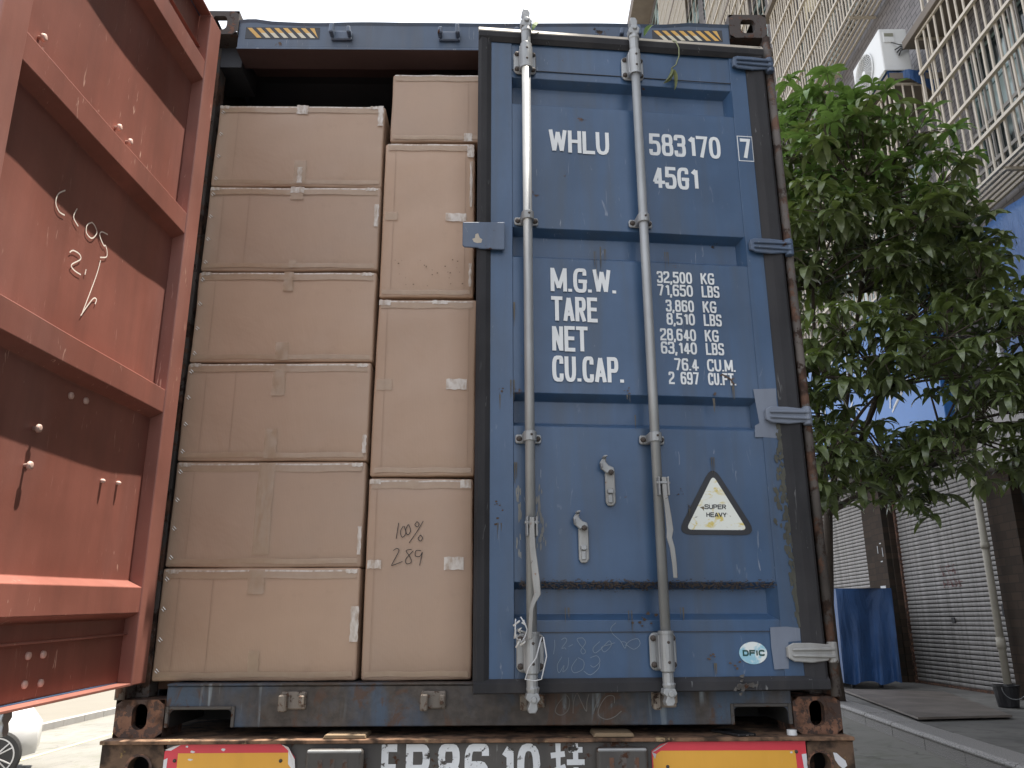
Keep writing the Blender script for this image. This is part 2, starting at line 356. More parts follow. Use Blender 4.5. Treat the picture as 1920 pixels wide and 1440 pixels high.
# ---- stroke lettering in the block style of the container
def fil(pts, r, closed=False):
    out = []; n = len(pts); V = [Vector(q) for q in pts]
    for i in range(n):
        if not closed and i in (0, n-1): out.append(V[i]); continue
        a = V[(i-1) % n]-V[i]; b = V[(i+1) % n]-V[i]; rr = min(r, a.length*.5, b.length*.5)
        s = V[i]+a.normalized()*rr; e = V[i]+b.normalized()*rr
        for t in (0, .25, .5, .75, 1): out.append(s*(1-t)**2+V[i]*2*t*(1-t)+e*t*t)
    return [(q.x, q.y) for q in out]
def glyph(ch):
    r = .42; O = lambda p, c=False: (fil(p, r, c), c)
    G = {'0': [O([(0, 0), (1, 0), (1, 1), (0, 1)], True)],
         'O': [O([(0, 0), (1, 0), (1, 1), (0, 1)], True)],
         '1': [([(.15, .78), (.62, .98), (.62, 0)], False)],
         '2': [O([(0, .76), (0, 1), (1, 1), (1, .60), (0, .22), (0, 0)]), ([(0, 0), (1, 0)], False)],
         '3': [O([(0, .78), (0, 1), (1, 1), (1, .54), (.4, .54)]), O([(.4, .54), (1, .54), (1, 0), (0, 0), (0, .24)])],
         '4': [([(.72, -.06), (.72, 1), (0, .24), (1.1, .24)], False)],
         '5': [([(.95, 1), (.08, 1), (.03, .56)], False), O([(.03, .52), (.06, .62), (1, .62), (1, 0), (0, 0), (0, .24)])],
         '6': [O([(0, .58), (1, .58), (1, 0), (0, 0)], True), O([(0, .4), (0, 1), (1, 1), (1, .8)])],
         '7': [([(0, 1), (1, 1), (.35, -.06)], False)],
         '8': [O([(.04, .54), (.96, .54), (.96, 1), (.04, 1)], True), O([(0, .54), (1, .54), (1, 0), (0, 0)], True)],
         '9': [O([(0, .42), (1, .42), (1, 1), (0, 1)], True), O([(1, .6), (1, 0), (0, 0), (0, .2)])],
         'A': [([(-.05, -.06), (.5, 1.03), (1.05, -.06)], False), ([(.2, .26), (.8, .26)], False)],
         'B': [([(0, -.06), (0, 1.06)], False), O([(0, 1), (.94, 1), (.94, .54), (0, .54)]), O([(0, .54), (1, .54), (1, 0), (0, 0)])],
         'C': [O([(1, .72), (1, 1), (0, 1), (0, 0), (1, 0), (1, .28)])],
         'D': [([(0, -.06), (0, 1.06)], False), O([(0, 1), (1, 1), (1, 0), (0, 0)])],
         'E': [([(.95, 1), (0, 1), (0, 0), (.95, 0)], False), ([(0, .52), (.85, .52)], False)],
         'F': [([(.95, 1), (0, 1), (0, -.06)], False), ([(0, .52), (.85, .52)], False)],
         'G': [O([(1, .74), (1, 1), (0, 1), (0, 0), (1, 0), (1, .46)]), ([(1.05, .46), (.55, .46)], False)],
         'H': [([(0, -.06), (0, 1.06)], False), ([(1, -.06), (1, 1.06)], False), ([(0, .52), (1, .52)], False)],
         'I': [([(.06, -.06), (.06, 1.06)], False)],
         'K': [([(0, -.06), (0, 1.06)], False), ([(1, 1.06), (.1, .45)], False), ([(.35, .6), (1.05, -.06)], False)],
         'L': [([(0, 1.06), (0, 0), (.9, 0)], False)],
         'M': [([(0, -.06), (0, 1.06)], False), ([(1.3, -.06), (1.3, 1.06)], False), ([(0, 1.03), (.65, .1), (1.3, 1.03)], False)],
         'N': [([(0, -.06), (0, 1.06)], False), ([(1, -.06), (1, 1.06)], False), ([(.02, 1.03), (.98, -.03)], False)],
         'P': [([(0, -.06), (0, 1.06)], False), O([(0, 1), (1, 1), (1, .46), (0, .46)])],
         'R': [([(0, -.06), (0, 1.06)], False), O([(0, 1), (1, 1), (1, .5), (0, .5)]), ([(.5, .5), (1.02, -.06)], False)],
         'S': [O([(1, .76), (1, 1), (0, 1), (0, .54), (1, .48), (1, 0), (0, 0), (0, .24)])],
         'T': [([(-.05, 1), (1.05, 1)], False), ([(.5, 1.0), (.5, -.06)], False)],
         'U': [O([(0, 1.06), (0, 0), (1, 0), (1, 1.06)])],
         'V': [([(-.05, 1.06), (.5, -.02), (1.05, 1.06)], False)],
         'W': [([(0, 1.06), (.36, -.0), (.75, .95), (1.14, -.0), (1.5, 1.06)], False)],
         'Y': [([(-.05, 1.06), (.5, .45), (1.05, 1.06)], False), ([(.5, .5), (.5, -.06)], False)],
         '.': [([(0, -.06), (0, .08)], False)], ',': [([(.05, .10), (-.12, -.24)], False)]}
    return G.get(ch, [])
WIDE = {'M': 1.3, 'W': 1.5, '.': .02, ',': .05, 'I': .12, '1': .66, 'L': .9, 'T': 1.0}
def text(parent, name, s, x0, x1, z0, z1, y, stroke, mat, label=None):
    """one line of block letters filling x0..x1, z0..z1"""
    adv = []; 
    for ch in s: adv.append(0.75 if ch == ' ' else WIDE.get(ch, 1))
    gp = stroke*1.30
    w = (x1-x0-stroke-gp*(len(s)-1))/sum(adv); h = (z1-z0-stroke); mb = MB(); x = x0+stroke/2; lay = 0
    for ch, a in zip(s, adv):
        for pts, cl in glyph(ch):
            Q = [(x+px*w, z0+stroke/2+pz*h) for px, pz in pts]; runs = [[Q[0]]]
            for i in range(1, len(Q)):
                runs[-1].append(Q[i])
                if not cl and i < len(Q)-1:
                    d1 = Vector(Q[i])-Vector(Q[i-1]); d2 = Vector(Q[i+1])-Vector(Q[i])
                    if d1.length > 1e-7 and d2.length > 1e-7 and d1.dot(d2) < -.25*d1.length*d2.length: runs.append([Q[i]])
            hs = stroke*.5
            if not cl and ch != 'A':
                for rn, a_, b_ in ((runs[0], 0, 1), (runs[-1], -1, -2)):
                    if abs(rn[a_][1]-rn[b_][1]) < 1e-6: rn[a_] = (rn[a_][0]+(hs if rn[a_][0] > rn[b_][0] else -hs), rn[a_][1])
            for rn in runs: ribbon(mb, rn, stroke, y-.0001*(lay % 5), cl); lay += 1
        x += a*w+gp
    return obj(name, mb, mat, parent)

# ------------------------------------------------------------------ SETTING: ground, road, pavement, kerbs
SL = .0655; G0 = -1.245
def gz(x): return G0+SL*x
mb = MB(); mb.add([(-400, -400, -14), (-12.4, -400, gz(-12.4)), (-12.4, 600, gz(-12.4)), (-400, 600, -14),
                   (12, -400, gz(12)-.55), (400, -400, -3), (400, 600, -3), (12, 600, gz(12)-.55)], [(0, 1, 2, 3), (1, 4, 7, 2), (4, 5, 6, 7)])
mb.v = [(x, y, z-.6) for x, y, z in mb.v]
struct('ground', mb, M['pavel'])
KA = R(6.6); kd = Vector((math.sin(KA), math.cos(KA), 0)); kn = Vector((math.cos(KA), -math.sin(KA), 0)); K0 = Vector((4.62, 6.85, 0))
def kp(t, o, z): p = K0+kd*t+kn*o; return (p.x, p.y, z)
mb = MB()
xs = [-10.0, -6, -3, 0, 3, 4.9]
for i in range(5):
    a, b = xs[i], xs[i+1]
    mb.add([(a, -30, gz(a)), (b, -30, gz(b)), (b, 70, gz(b)), (a, 70, gz(a))], [(0, 1, 2, 3)])
mb.add([(4.9, -30, gz(4.9)), (9, -30, gz(9)-.6), (9, 70, gz(9)-.3), (4.9, 70, gz(4.9))], [(0, 1, 2, 3)])
struct('road', mb, M['road'])
# yellow line at the left
mb = MB(); mb.add([(-7.75, -30, gz(-7.75)+.005), (-7.62, -30, gz(-7.62)+.005), (-7.62, 70, gz(-7.62)+.005), (-7.75, 70, gz(-7.75)+.005)], [(0, 1, 2, 3)])
struct('road_line', mb, M['yline'])
# left pavement
mb = MB(); mb.add([(-10.16, -30, gz(-10)+.145), (-10.16, 70, gz(-10)+.145), (-30, 70, gz(-10)+.3), (-30, -30, gz(-10)+.3)], [(0, 1, 2, 3)])
lp = struct('pavement', mb, M['pavel'])
mb = MB(); mb.box(-.0, .155, -.493, .493, -.15, .15)
k0 = obj('kerb_stone', mb, M['kerbl'], lp, .008); k0.location = (-10.155, -5, gz(-10))
for i in range(1, 60): inst(k0, lp, (-10.155+random.uniform(-.004, .004), -5+i, gz(-10)+random.uniform(-.004, .004)))
# right pavement slab and granite kerb
PZ = -.775
mb = MB(); a = [kp(-36, .32, PZ), kp(45, .32, PZ), (12.5, 52, PZ), (12.5, -29, PZ)]
mb.add(a+[(x, y, PZ-.4) for x, y, z in a], [(0, 3, 2, 1), (0, 1, 5, 4), (1, 2, 6, 5), (2, 3, 7, 6), (3, 0, 4, 7)])
rp_ = struct('pavement', mb, M['pave'])
mb = MB(); mb.prism([(0, -.22), (.318, -.22), (.318, 0), (.02, 0), (.0, -.012), (-.012, -.03), (-.012, -.045), (0, -.055)], -.494, .494, 'xz')
kk = None
for i in range(52):
    if kk is None: kk = obj('kerb_stone', mb, M['granite'], rp_, .003); c = kk
    else: c = inst(kk, rp_)
    p = K0+kd*(i-14.)
    c.location = (p.x, p.y, PZ+random.uniform(-.003, .005)); c.rotation_euler = (0, 0, -KA+random.uniform(-.003, .003))
# steel plate on the pavement
mb = MB(); mb.add([(5.80, 11.6, PZ+.05), (4.99, 7.32, PZ+.05), (6.22, 7.5, PZ+.05), (7.35, 11.2, PZ+.03), (5.80, 11.6, PZ+.02), (4.99, 7.32, PZ+.025), (6.22, 7.5, PZ+.025), (7.35, 11.2, PZ)],
                  [(0, 1, 2, 3), (4, 7, 6, 5), (0, 4, 5, 1), (1, 5, 6, 2), (2, 6, 7, 3), (3, 7, 4, 0)])
tag(obj('steel_plate', mb, M['plate']), 'flat dark steel plate laid on the pavement before the closed shutters', 'plate')

# ------------------------------------------------------------------ BUILDING on the right
AZ = R(1.5)
B = thing('apartment_building', 'tall tiled apartment block with barred balconies above closed shops', 'building', (7.6, 0, 0), -AZ)
def wall_holes(mb, y0, y1, z0, z1, holes, x=0, depth=.14):
    ys = sorted({y0, y1, *[h[0] for h in holes], *[h[1] for h in holes]}); zs = sorted({z0, z1, *[h[2] for h in holes], *[h[3] for h in holes]})
    for i in range(len(ys)-1):
        for j in range(len(zs)-1):
            cy = (ys[i]+ys[i+1])/2; cz = (zs[j]+zs[j+1])/2
            if any(h[0] < cy < h[1] and h[2] < cz < h[3] for h in holes): continue
            mb.add([(x, ys[i], zs[j]), (x, ys[i], zs[j+1]), (x, ys[i+1], zs[j+1]), (x, ys[i+1], zs[j])], [(0, 1, 2, 3)])
    for h in holes:
        a, b, c, d = h[:4]; X = x+depth
        mb.add([(x, a, c), (X, a, c), (X, a, d), (x, a, d)], [(0, 1, 2, 3)]); mb.add([(x, b, c), (x, b, d), (X, b, d), (X, b, c)], [(0, 1, 2, 3)])
        mb.add([(x, a, d), (X, a, d), (X, b, d), (x, b, d)], [(0, 1, 2, 3)]); mb.add([(x, a, c), (x, b, c), (X, b, c), (X, a, c)], [(0, 1, 2, 3)])
HB = 33.0
holes = []; wins = []
colA = (-3.0, 8.78); colC = (10.0, 15.45); colD = (17.2, 21.7); colG = (24.8, 30.)
def addwins(col, z0, n):
    s0, s1 = col; w = (s1-s0)
    m = max(1, int(w/2.6)); step = w/m
    for q in range(n):
        z = z0+q*3.4
        if z+2.4 > HB-.6: break
        for i in range(m):
            a = s0+step*i+.35; wins.append((a-.15, a+step-.55, z+.35, z+2.75))
addwins(colA, 6.56, 8); addwins(colC, 5.9, 1); addwins(colC, 12.6, 6); addwins(colD, 6.1, 8); addwins(colG, 6.1, 8); addwins((31.5, 36.), 6.1, 8)
addwins((22.0, 24.5), 6.1, 8)
shop1 = (10.07, 13.67, -.78, 3.12); shop2 = (14.95, 17.75, -.78, 3.35); shop3 = (5.9, 9.35, -.78, 2.55); shop4 = (18.6, 22.2, -.78, 3.2); shop5 = (1.2, 4.9, -.78, 2.55)
mb = MB(); wall_holes(mb, -12, 37, 3.6, HB, wins)
obj('wall', mb, M['tiles'], B)
mb = MB(); wall_holes(mb, -12, 37, -.78, 3.598, [shop1, shop2, shop3, shop4, shop5], 0.002, .30)
obj('wall', mb, M['btiles'], B)
mb = MB(); mb.add([(10, -12, -.78), (10, 37, -.78), (10, 37, HB), (10, -12, HB), (.3, -12, -.78), (.3, 37, -.78), (.3, 37, HB), (.3, -12, HB), (0, -12, HB), (0, 37, HB), (0, -12, -.78), (0, 37, -.78)],
                  [(0, 1, 2, 3), (0, 3, 8, 10), (1, 11, 9, 2), (3, 2, 9, 8)])
obj('wall', mb, M['concrete'], B)
mb = MB(); mb.box(-1.12, 10.2, -12.3, 36.6, HB+.002, HB+.28); mb.box(-1.12, -.95, -12.3, 36.6, HB+.282, HB+.75)
obj('roof', mb, M['soffit'], B, .01)
# windows
random.seed(11)
for (a, b, c, d) in wins:
    if b < 2 and c < 18: pass
    mf = MB(); X = .06
    for q in ((a, a+.05), (b-.05, b), ((a+b)/2-.03, (a+b)/2+.03)): mf.box(X, X+.05, q[0], q[1], c, d)
    for q in ((c, c+.05), (d-.05, d), (c+(d-c)*.68, c+(d-c)*.68+.05)): mf.box(X+.002, X+.048, a+.05, b-.05, q[0], q[1])
    f = obj('window', mf, M['alu'], B)
    mg = MB(); mg.box(X+.02, X+.03, a, b, c, d); obj('pane', mg, M['glass'], f)
# slabs
def slab(s0, s1, z, out, th=.12, mat='soffit'):
    m = MB(); m.box(-out, -.002, s0, s1, z, z+th); obj('slab', m, M[mat], B, .006)
slab(-3.3, 9.1, 10.02, .68, .16)
slab(9.2, 15.6, 9.50, .95, .13)
slab(9.7, 15.75, 16.15, .72, .16)
for z in (13.5, 16.9, 20.3, 23.7, 27.1, 30.5): slab(-3.3, 9.1, z, .8)
for z in (19.55, 22.95, 26.35, 29.75): slab(9.8, 15.7, z, .8)
for z in (9.45, 12.85, 16.25, 19.65, 23.05, 26.45, 29.85):
    slab(17., 21.9, z, .64); slab(24.6, 30.2, z, .64)
# barred cages
bar_mesh = {}
def unit_bar(axis, ln, w):
    key = (axis, round(ln, 3), w)
    if key not in bar_mesh:
        m = MB(); h = w/2
        if axis == 'z': m.tube([(0, 0, 0), (0, 0, ln)], h, 6)
        elif axis == 'y': m.box(-h, h, 0, ln, -h, h)
        else: m.box(0, ln, -h, h, -h, h)
        me = bpy.data.meshes.new('bar'); me.from_pydata(m.v, [], m.f); me.materials.append(M['steelbar']); bar_mesh[key] = me
    return bar_mesh[key]
def place_bar(name, axis, ln, w, parent, loc):
    o = bpy.data.objects.new(name, unit_bar(axis, ln, w)); COL.objects.link(o); o.parent = parent; o.location = loc; return o
def cage(s0, s1, z0, z1, out=.6, sp=.16, rails=(), fl=5, single=True, w=.042, ends=True):
    fr = MB(); h = .02
    for z in (z0, z1): fr.box(-out-h, -out+h, s0, s1, z-h, z+h)
    for s in (s0, s1):
        fr.box(-out-h, -out+h, s-h, s+h, z0+h+.001, z1-h-.001)
        for z in (z0, z1): fr.box(-out+h+.001, -.002, s-h, s+h, z-h, z+h)
    n = int((s1-s0)/sp); side = int(out/sp)
    if single:
        f = obj('window_cage', fr, M['steelbar'], B)
        for i in range(1, n):
            b_ = place_bar('bar', 'z', z1-z0-.04, w, f, (-out+.0, s0+(s1-s0)*i/n+random.uniform(-.014, .014), z0+.02)); b_.rotation_euler = (random.gauss(0, .0045), random.gauss(0, .002), 0)
        for z in rails: place_bar('rail', 'y', s1-s0-.02, .052, f, (-out-.034, s0+.01, z))
        if ends:
            for s in (s0, s1):
                for i in range(1, side+1): place_bar('bar', 'z', z1-z0-.04, .034, f, (-out+out*i/(side+1), s, z0+.02))
        for i in range(1, fl+1): place_bar('rail', 'y', s1-s0-.02, .04, f, (-out+out*i/(fl+1), s0+.01, z0-.0))
        q = s0+.9
        while q < s1-.4:
            place_bar('rail', 'x', out-.05, .05, f, (-out+.025, q, z0-.048)); q += 1.9
        return f
    for i in range(1, n): y = s0+(s1-s0)*i/n; fr.box(-out-w/2, -out+w/2, y-w/2, y+w/2, z0+.021, z1-.021)
    for z in rails: fr.box(-out-.036, -out-.0155, s0+.01, s1-.01, z-.016, z+.016)
    if ends:
        for s in (s0, s1):
            for i in range(1, side+1): x = -out+out*i/(side+1); fr.box(x-.012, x+.012, s-.012, s+.012, z0+.021, z1-.021)
    for i in range(1, fl+1): x = -out+out*i/(fl+1); fr.box(x-.018, x+.018, s0+.02, s1-.02, z0-.016, z0+.016)
    return obj('window_cage', fr, M['steelbar'], B)
for (s0_, s1_, z0_, z1_) in ((3.2, 8.6, 6.9, 9.6), (10.3, 15.3, 12.9, 15.8)):
    m = MB(); n = int((s1_-s0_)/.17)
    for i in range(n+1): y = s0_+(s1_-s0_)*i/n; m.box(-.075, -.045, y-.014, y+.014, z0_, z1_)
    for z in (z0_+.3, z0_+.95, z0_+1.6, z1_-.3): m.box(-.10, -.0755, s0_-.05, s1_+.05, z-.03, z+.03)
    o = obj('window_grille', m, M['grille'], B); o['kind'] = 'stuff'
cA = cage(2.5, 8.78, 6.56, 9.99, .6, .2, (9.27, 8.62, 7.92, 7.17)); cA['label'] = 'long barred cage under a stained slab, nearest the street corner of the picture'
cC = cage(10.2, 15.45, 12.45, 16.1, .6, .15, (15.28, 14.56, 13.81, 13.09)); cC['label'] = 'barred cage above the air conditioner'
cE = cage(9.3, 15.3, 6.1, 9.46, .85, .17, (8.8, 8.1, 7.4, 6.75), single=True)
cage(17.2, 21.7, 16.4, 19.6, .6, .16, (19, 18.4, 17.7, 17), single=True)
cage(17.2, 21.7, 19.8, 23.0, .6, .16, (22.4, 21.8, 21.1, 20.4), single=True)
cage(24.8, 30.0, 23.2, 26.4, .6, .17, (25.8, 25.2, 24.5, 23.8), single=False)
for q in range(3): cage(24.8, 30.0, 9.6+q*3.4 if q < 1 else 19.8, 12.8+q*3.4 if q < 1 else 23.0, .6, .17, (), single=False) if q < 2 else None
for z in (26.6, 30.0): cage(24.8, 30., z, z+3.1, .6, .17, (z+.8, z+1.6, z+2.4), single=False); cage(17.2, 21.7, z-3.4, z-.3, .6, .17, (z-2.6, z-1.8), single=False)
for z in (16.45, 19.75, 23.1, 26.5): cage(10.2, 15.45, z, z+3.05, .6, .17, (z+.8, z+1.6, z+2.4), single=False)
for z in (6.1, 9.6, 13.0): cage(17.2, 21.7, z, z+3.2, .6, .17, (z+.8, z+1.6, z+2.4), single=False)
for z in (10.2, 13.65, 17.05): cage(-2.8, 8.6, z, z+3.2, .5, .2, (z+.8, z+1.6, z+2.4), single=False)
cage(-2.8, 2.3, 6.56, 9.99, .6, .2, (9.27, 8.62, 7.92, 7.17), single=False)
# shutters
random.seed(5)
def shutter(sh, x, mat, slat=.078, label=None):
    a, b, c, d = sh
    m = MB(); m.box(x+.06, x+.10, a+.001, b-.001, c, d-.001); f = obj('roller_shutter', m, M['dark'], B)  # near-black backing paints the shadow in the slat gaps
    for q in (a+.001, b-.06): m = MB(); m.box(x-.05, x+.05, q, q+.059, c, d-.001); obj('guide_rail', m, M['dark'] if mat == 'shutterb' else M['rust'], f)
    if label: f['label'] = label
    n = int((d-c-.06)/slat); me = None
    for i in range(n):
        z = c+.05+i*slat
        if me is None:
            m = MB(); h = slat-.013
            m.prism([(-.0, 0), (-.010, h*.18), (-.014, h*.5), (-.010, h*.82), (0, h), (.006, h), (.006, 0)], 0, b-a-.122, 'xz')
            m.v = [(p[0], p[1], p[2]) for p in m.v]
            s0 = obj('slat', m, M[mat], f); me = s0; s = s0
        else: s = inst(me, f)
        s.location = (x+random.uniform(-.002, .002), a+.061, z)
    m = MB(); m.box(x-.02, x+.02, a+.061, b-.061, c+.005, c+.048); obj('bottom_rail', m, M['rust'], f)
    return f
shutter(shop1, .16, 'shutter', .078, 'wide pale shutter'); shutter(shop2, .16, 'shutter', .078); shutter(shop3, .2, 'shutterb', .09); shutter(shop4, .16, 'shutter', .09); shutter(shop5, .2, 'shutterb', .09)
# brown lock box & faded print on shutter
m = MB(); m.box(.10, .138, 10.11, 10.30, .42, .62); obj('lock_box', m, M['blackpl'], B, .01)
m = MB(); m.box(.128, .139, 11.85, 11.97, .33, .42); obj('lock_box', m, M['blackpl'], B)
random.seed(21)
m = MB()
for row, z in enumerate((1.22, .98)):
    for c_ in range(3 if row == 0 else 5):
        cy = 12.05-c_*(.19 if row == 0 else .13); 
        for q in range(9):
            y_ = cy+random.uniform(-.06, .06)*(1 if row == 0 else .7); z_ = z+random.uniform(-.09, .09)*(1 if row == 0 else .55)
            l_ = random.uniform(.03, .08)
            if q % 2: m.add([(.1400, y_, z_), (.1400, y_, z_+.012), (.1400, y_-l_, z_+.016), (.1400, y_-l_, z_+.004)], [(0, 1, 2, 3)])
            else: m.add([(.1397, y_, z_), (.1397, y_, z_+l_), (.1397, y_-.012, z_+l_), (.1397, y_-.012, z_)], [(0, 1, 2, 3)])
obj('faded_stencil', m, plain('faded_red_print', (.13, .05, .045), .8), B)['kind'] = 'stuff'
# fascia boxes, pipe, pillar notices
m = MB(); m.box(-.22, -.002, 5.2, 9.7, 2.62, 3.57); obj('sign_box', m, M['concrete'], B, .01)
m = MB(); m.box(-.30, -.002, 14.75, 18.2, 3.37, 3.85); obj('sign_box', m, M['concrete'], B, .01)
m = MB()
m.tube([(-.16, 10.0, -.75), (-.16, 10.0, 2.9)], .055, 12); m.tube([(-.16, 10.0, -.05), (-.16, 10.0, .12)], .066, 12); m.tube([(-.16, 10.0, 1.45), (-.16, 10.0, 1.55)], .066, 12)
obj('drain_pipe', m, M['pvc'], B, smooth=True)
m = MB(); m.box(-.11, .0, 13.72, 14.3, -.78, 3.5); obj('pillar', m, M['btiles'], B)
m = MB(); m.box(-.12, -.112, 13.9, 14.14, .80, 1.05); obj('notice', m, M['hem'], B)
m = MB()
for (y0, y1, z0, z1) in ((13.88, 13.95, 1.88, 1.90), (14.06, 14.075, 1.7, 1.85), (13.84, 13.855, 1.62, 1.8), (13.9, 13.98, 1.52, 1.54)): m.box(-.118, -.111, y0, y1, z0, z1)
obj('tape_scrap', m, M['hem'], B)
# blue signboard with white strokes
sg = thing('signboard', 'big blue signboard with white strokes behind the tree, above the closed shutters', 'signboard', (7.6, 0, 0), -AZ)
m = MB(); m.box(-.62, -.42, 9.7, 15.6, 3.45, 6.1); obj('board', m, M['signblue'], sg, .01)
random.seed(3)
for i in range(26):
    m = MB(); y0 = random.uniform(9.9, 15.2); z0 = random.uniform(4, 5.7); an = random.uniform(0, 3.1); l_ = random.uniform(.25, .9)
    dy, dz = math.cos(an)*l_, math.sin(an)*l_; z1 = min(5.85, max(3.8, z0+dz)); y1 = min(15.5, max(9.8, y0+dy)); nx, nz = -math.sin(an)*.022, math.cos(an)*.022
    X = -.622-.0006*i; m.add([(X, y0-nx, z0-nz), (X, y0+nx, z0+nz), (X, y1+nx, z1+nz), (X, y1-nx, z1-nz)], [(0, 1, 2, 3)]); obj('white_stroke', m, M['hem'], sg)
# hanging blue banner with white hem
bn = thing('banner', 'hanging blue tarpaulin banner with a white hem beside the tree', 'banner', (7.6, 0, 0), -AZ)
def bf(u, v): y = 8.5-u*3.2; return (-.3+.06*math.sin(u*9+v*2)+.03*math.sin(v*8+u*21)*(1-v), y, 6.2-v*2.3+.04*math.sin(u*12))
m = MB(); m.grid(bf, 30, 16); o = obj('cloth', m, M['tarp'], bn, smooth=True); o.modifiers.new('thick', 'SOLIDIFY').thickness = .006
def hf(u, v): y = 8.62-u*.13; return (-.3+.06*math.sin(-.03)+.03*math.sin(v*8)*(1-v), y, 6.24-v*2.36)
m = MB(); m.grid(hf, 2, 16); o = obj('hem', m, M['hem'], bn, smooth=True); o.modifiers.new('thick', 'SOLIDIFY').thickness = .006
# tarpaulin covered stall
def tf(u, v):
    # u round three sides, v top to bottom
    per = [(5.75+.0, 15.0), (5.75, 11.8), (6.75, 11.75)]
    t = u*2; i = min(1, int(t)); q = t-i; x = per[i][0]*(1-q)+per[i+1][0]*q; y = per[i][1]*(1-q)+per[i+1][1]*q
    w = .05*math.sin(u*38+v*2)*v+.03*math.sin(u*17+4)
    return (x-w, y-w, .93-v*(1.6+.03*math.sin(u*25)))
st = thing('covered_stall', 'street stall wrapped in a dark blue tarpaulin beside the brown pillar', 'stall', (.35, .3, 0))
m = MB(); m.grid(tf, 60, 14); m.add([tf(0, 0), tf(.5, 0), tf(1, 0), (6.9, 15.0, .93)], [(0, 1, 2, 3)]); obj('tarpaulin', m, M['tarpd'], st, smooth=False)
m = MB(); m.box(5.95, 6.6, 12.1, 14.8, -.5, .86); 
for a_ in (6.0, 6.5):
    for b_ in (12.15, 14.7): m.box(a_, a_+.06, b_, b_+.06, PZ, -.501)
obj('frame', m, M['dark'], st)
# bucket
bk = thing('bucket', 'black plastic bucket on the pavement under the pipe', 'bucket', (7.02, 8.9, PZ))
m = MB(); n = 20
prof = [(.0, .01), (.13, .01), (.165, .27), (.18, .275), (.18, .29), (.155, .29), (.125, .02), (0, .02)]
m.add([(r_*math.cos(2*math.pi*j/n), r_*math.sin(2*math.pi*j/n), z_) for r_, z_ in prof for j in range(n)],
      [(i*n+j, i*n+(j+1) % n, (i+1)*n+(j+1) % n, (i+1)*n+j) for i in range(len(prof)-1) for j in range(n)]); obj('pail', m, M['blackpl'], bk, smooth=False)
m = MB(); m.tube([(.17*math.cos(t), .19*math.sin(t)*0-.19, .27-.17*math.sin(t)*.9) for t in [math.pi*i/12 for i in range(13)]], .005, 6); obj('handle', m, M['galv'], bk)
# air conditioner outside the flat
ac = thing('air_conditioner', 'white outdoor air conditioner unit on the tiled wall between barred balconies', 'air conditioner', (7.6, 0, 0), -AZ)
a0, a1, z0, z1, x0, x1 = 9.36, 10.55, 9.80, 10.68, -.92, -.42
m = MB(); m.box(x0, x1, a0, a1, z0, z1); obj('casing', m, M['acwhite'], ac, .02, seg=2)
m = MB(); m.box(x0+.01, x1-.01, a0+.01, a1-.01, z0-.09, z0-.002); obj('base', m, M['acbase'], ac)
cy, cz, rr = 10.08, 10.24, .37
m = MB()
for i in range(1, 12): m.tube([(x0-.018-.01*math.cos(i/12*1.57), cy+rr*i/11*math.cos(t), cz+rr*i/11*math.sin(t)) for t in [2*math.pi*j/28 for j in range(29)]], .005 if i < 11 else .014, 4, False)
for i in range(20):
    t = 2*math.pi*i/20; m.tube([(x0-.02, cy+rr*q*math.cos(t+q*.5), cz+rr*q*math.sin(t+q*.5)) for q in (.2, .6, 1.)], .004, 4)
obj('fan_grille', m, M['acwhite'], ac)
m = MB(); m.prism([(cy+rr*.97*math.cos(2*math.pi*j/32), cz+rr*.97*math.sin(2*math.pi*j/32)) for j in range(32)], x0-.004, x0-.002, 'yz'); obj('fan_opening', m, M['acdark'], ac)
m = MB(); m.prism([(cy+.07*math.cos(2*math.pi*j/20), cz+.07*math.sin(2*math.pi*j/20)) for j in range(20)], x0-.035, x0-.02, 'yz'); obj('fan_hub', m, M['acwhite'], ac)
m = MB(); m.box(x0+.06, x0+.26, a0-.016, a0-.002, 10.38, 10.6); obj('service_cover', m, M['acwhite'], ac, .006)
m = MB(); m.box(x0+.08, x0+.24, a0-.02, a0-.017, 10.5, 10.57); obj('label_plate', m, M['acbase'], ac)
m = MB()
for q in range(3): m.tube([(x0+.22+q*.03, a0-.03, 10.2-q*.06), (x0+.3, a0-.09, 10.23-q*.04), (x0+.45, a0-.06, 10.25-q*.02), (-.02, a0-.1, 10.2)], .014, 6)
m.tube([(x0+.18, a0-.03, 10.36), (x0+.3, a0-.06, 10.29), (x0+.5, a0-.07, 10.26)], .008, 6)
obj('hose', m, M['blackpl'], ac, smooth=True)
def rag(u, v): return (-.97+.9*u, 9.19+.03*math.sin(u*9), 9.66-v*(.16+.5*max(0, u-.35))+.02*math.sin(u*20))
m = MB(); m.grid(rag, 14, 5); m.add([(-.97, 9.19, 9.66), (-.07, 9.19, 9.66), (-.07, 10.6, 9.645), (-.97, 10.6, 9.645)], [(0, 1, 2, 3)])
tag(obj('tarp_scrap', m, M['tarpd']), 'blue tarpaulin scrap on the slab beneath the air conditioner', 'tarpaulin'); bpy.context.view_layer.update()
o = bpy.data.objects['tarp_scrap']; o.location = (7.6, 0, 0); o.rotation_euler = (0, 0, -AZ)
# second unit's base peeping above the right slab
ac2 = thing('air_conditioner', 'corner of a second air conditioner above the long right-hand slab', 'air conditioner', (7.6, 0, 0), -AZ)
m = MB(); m.box(-.9, -.5, 8.3, 9.2, 11.72, 12.5); obj('casing', m, M['acwhite'], ac2, .02)
m = MB(); m.box(-.88, -.52, 8.32, 9.18, 11.62, 11.718); obj('base', m, M['tarpd'], ac2)
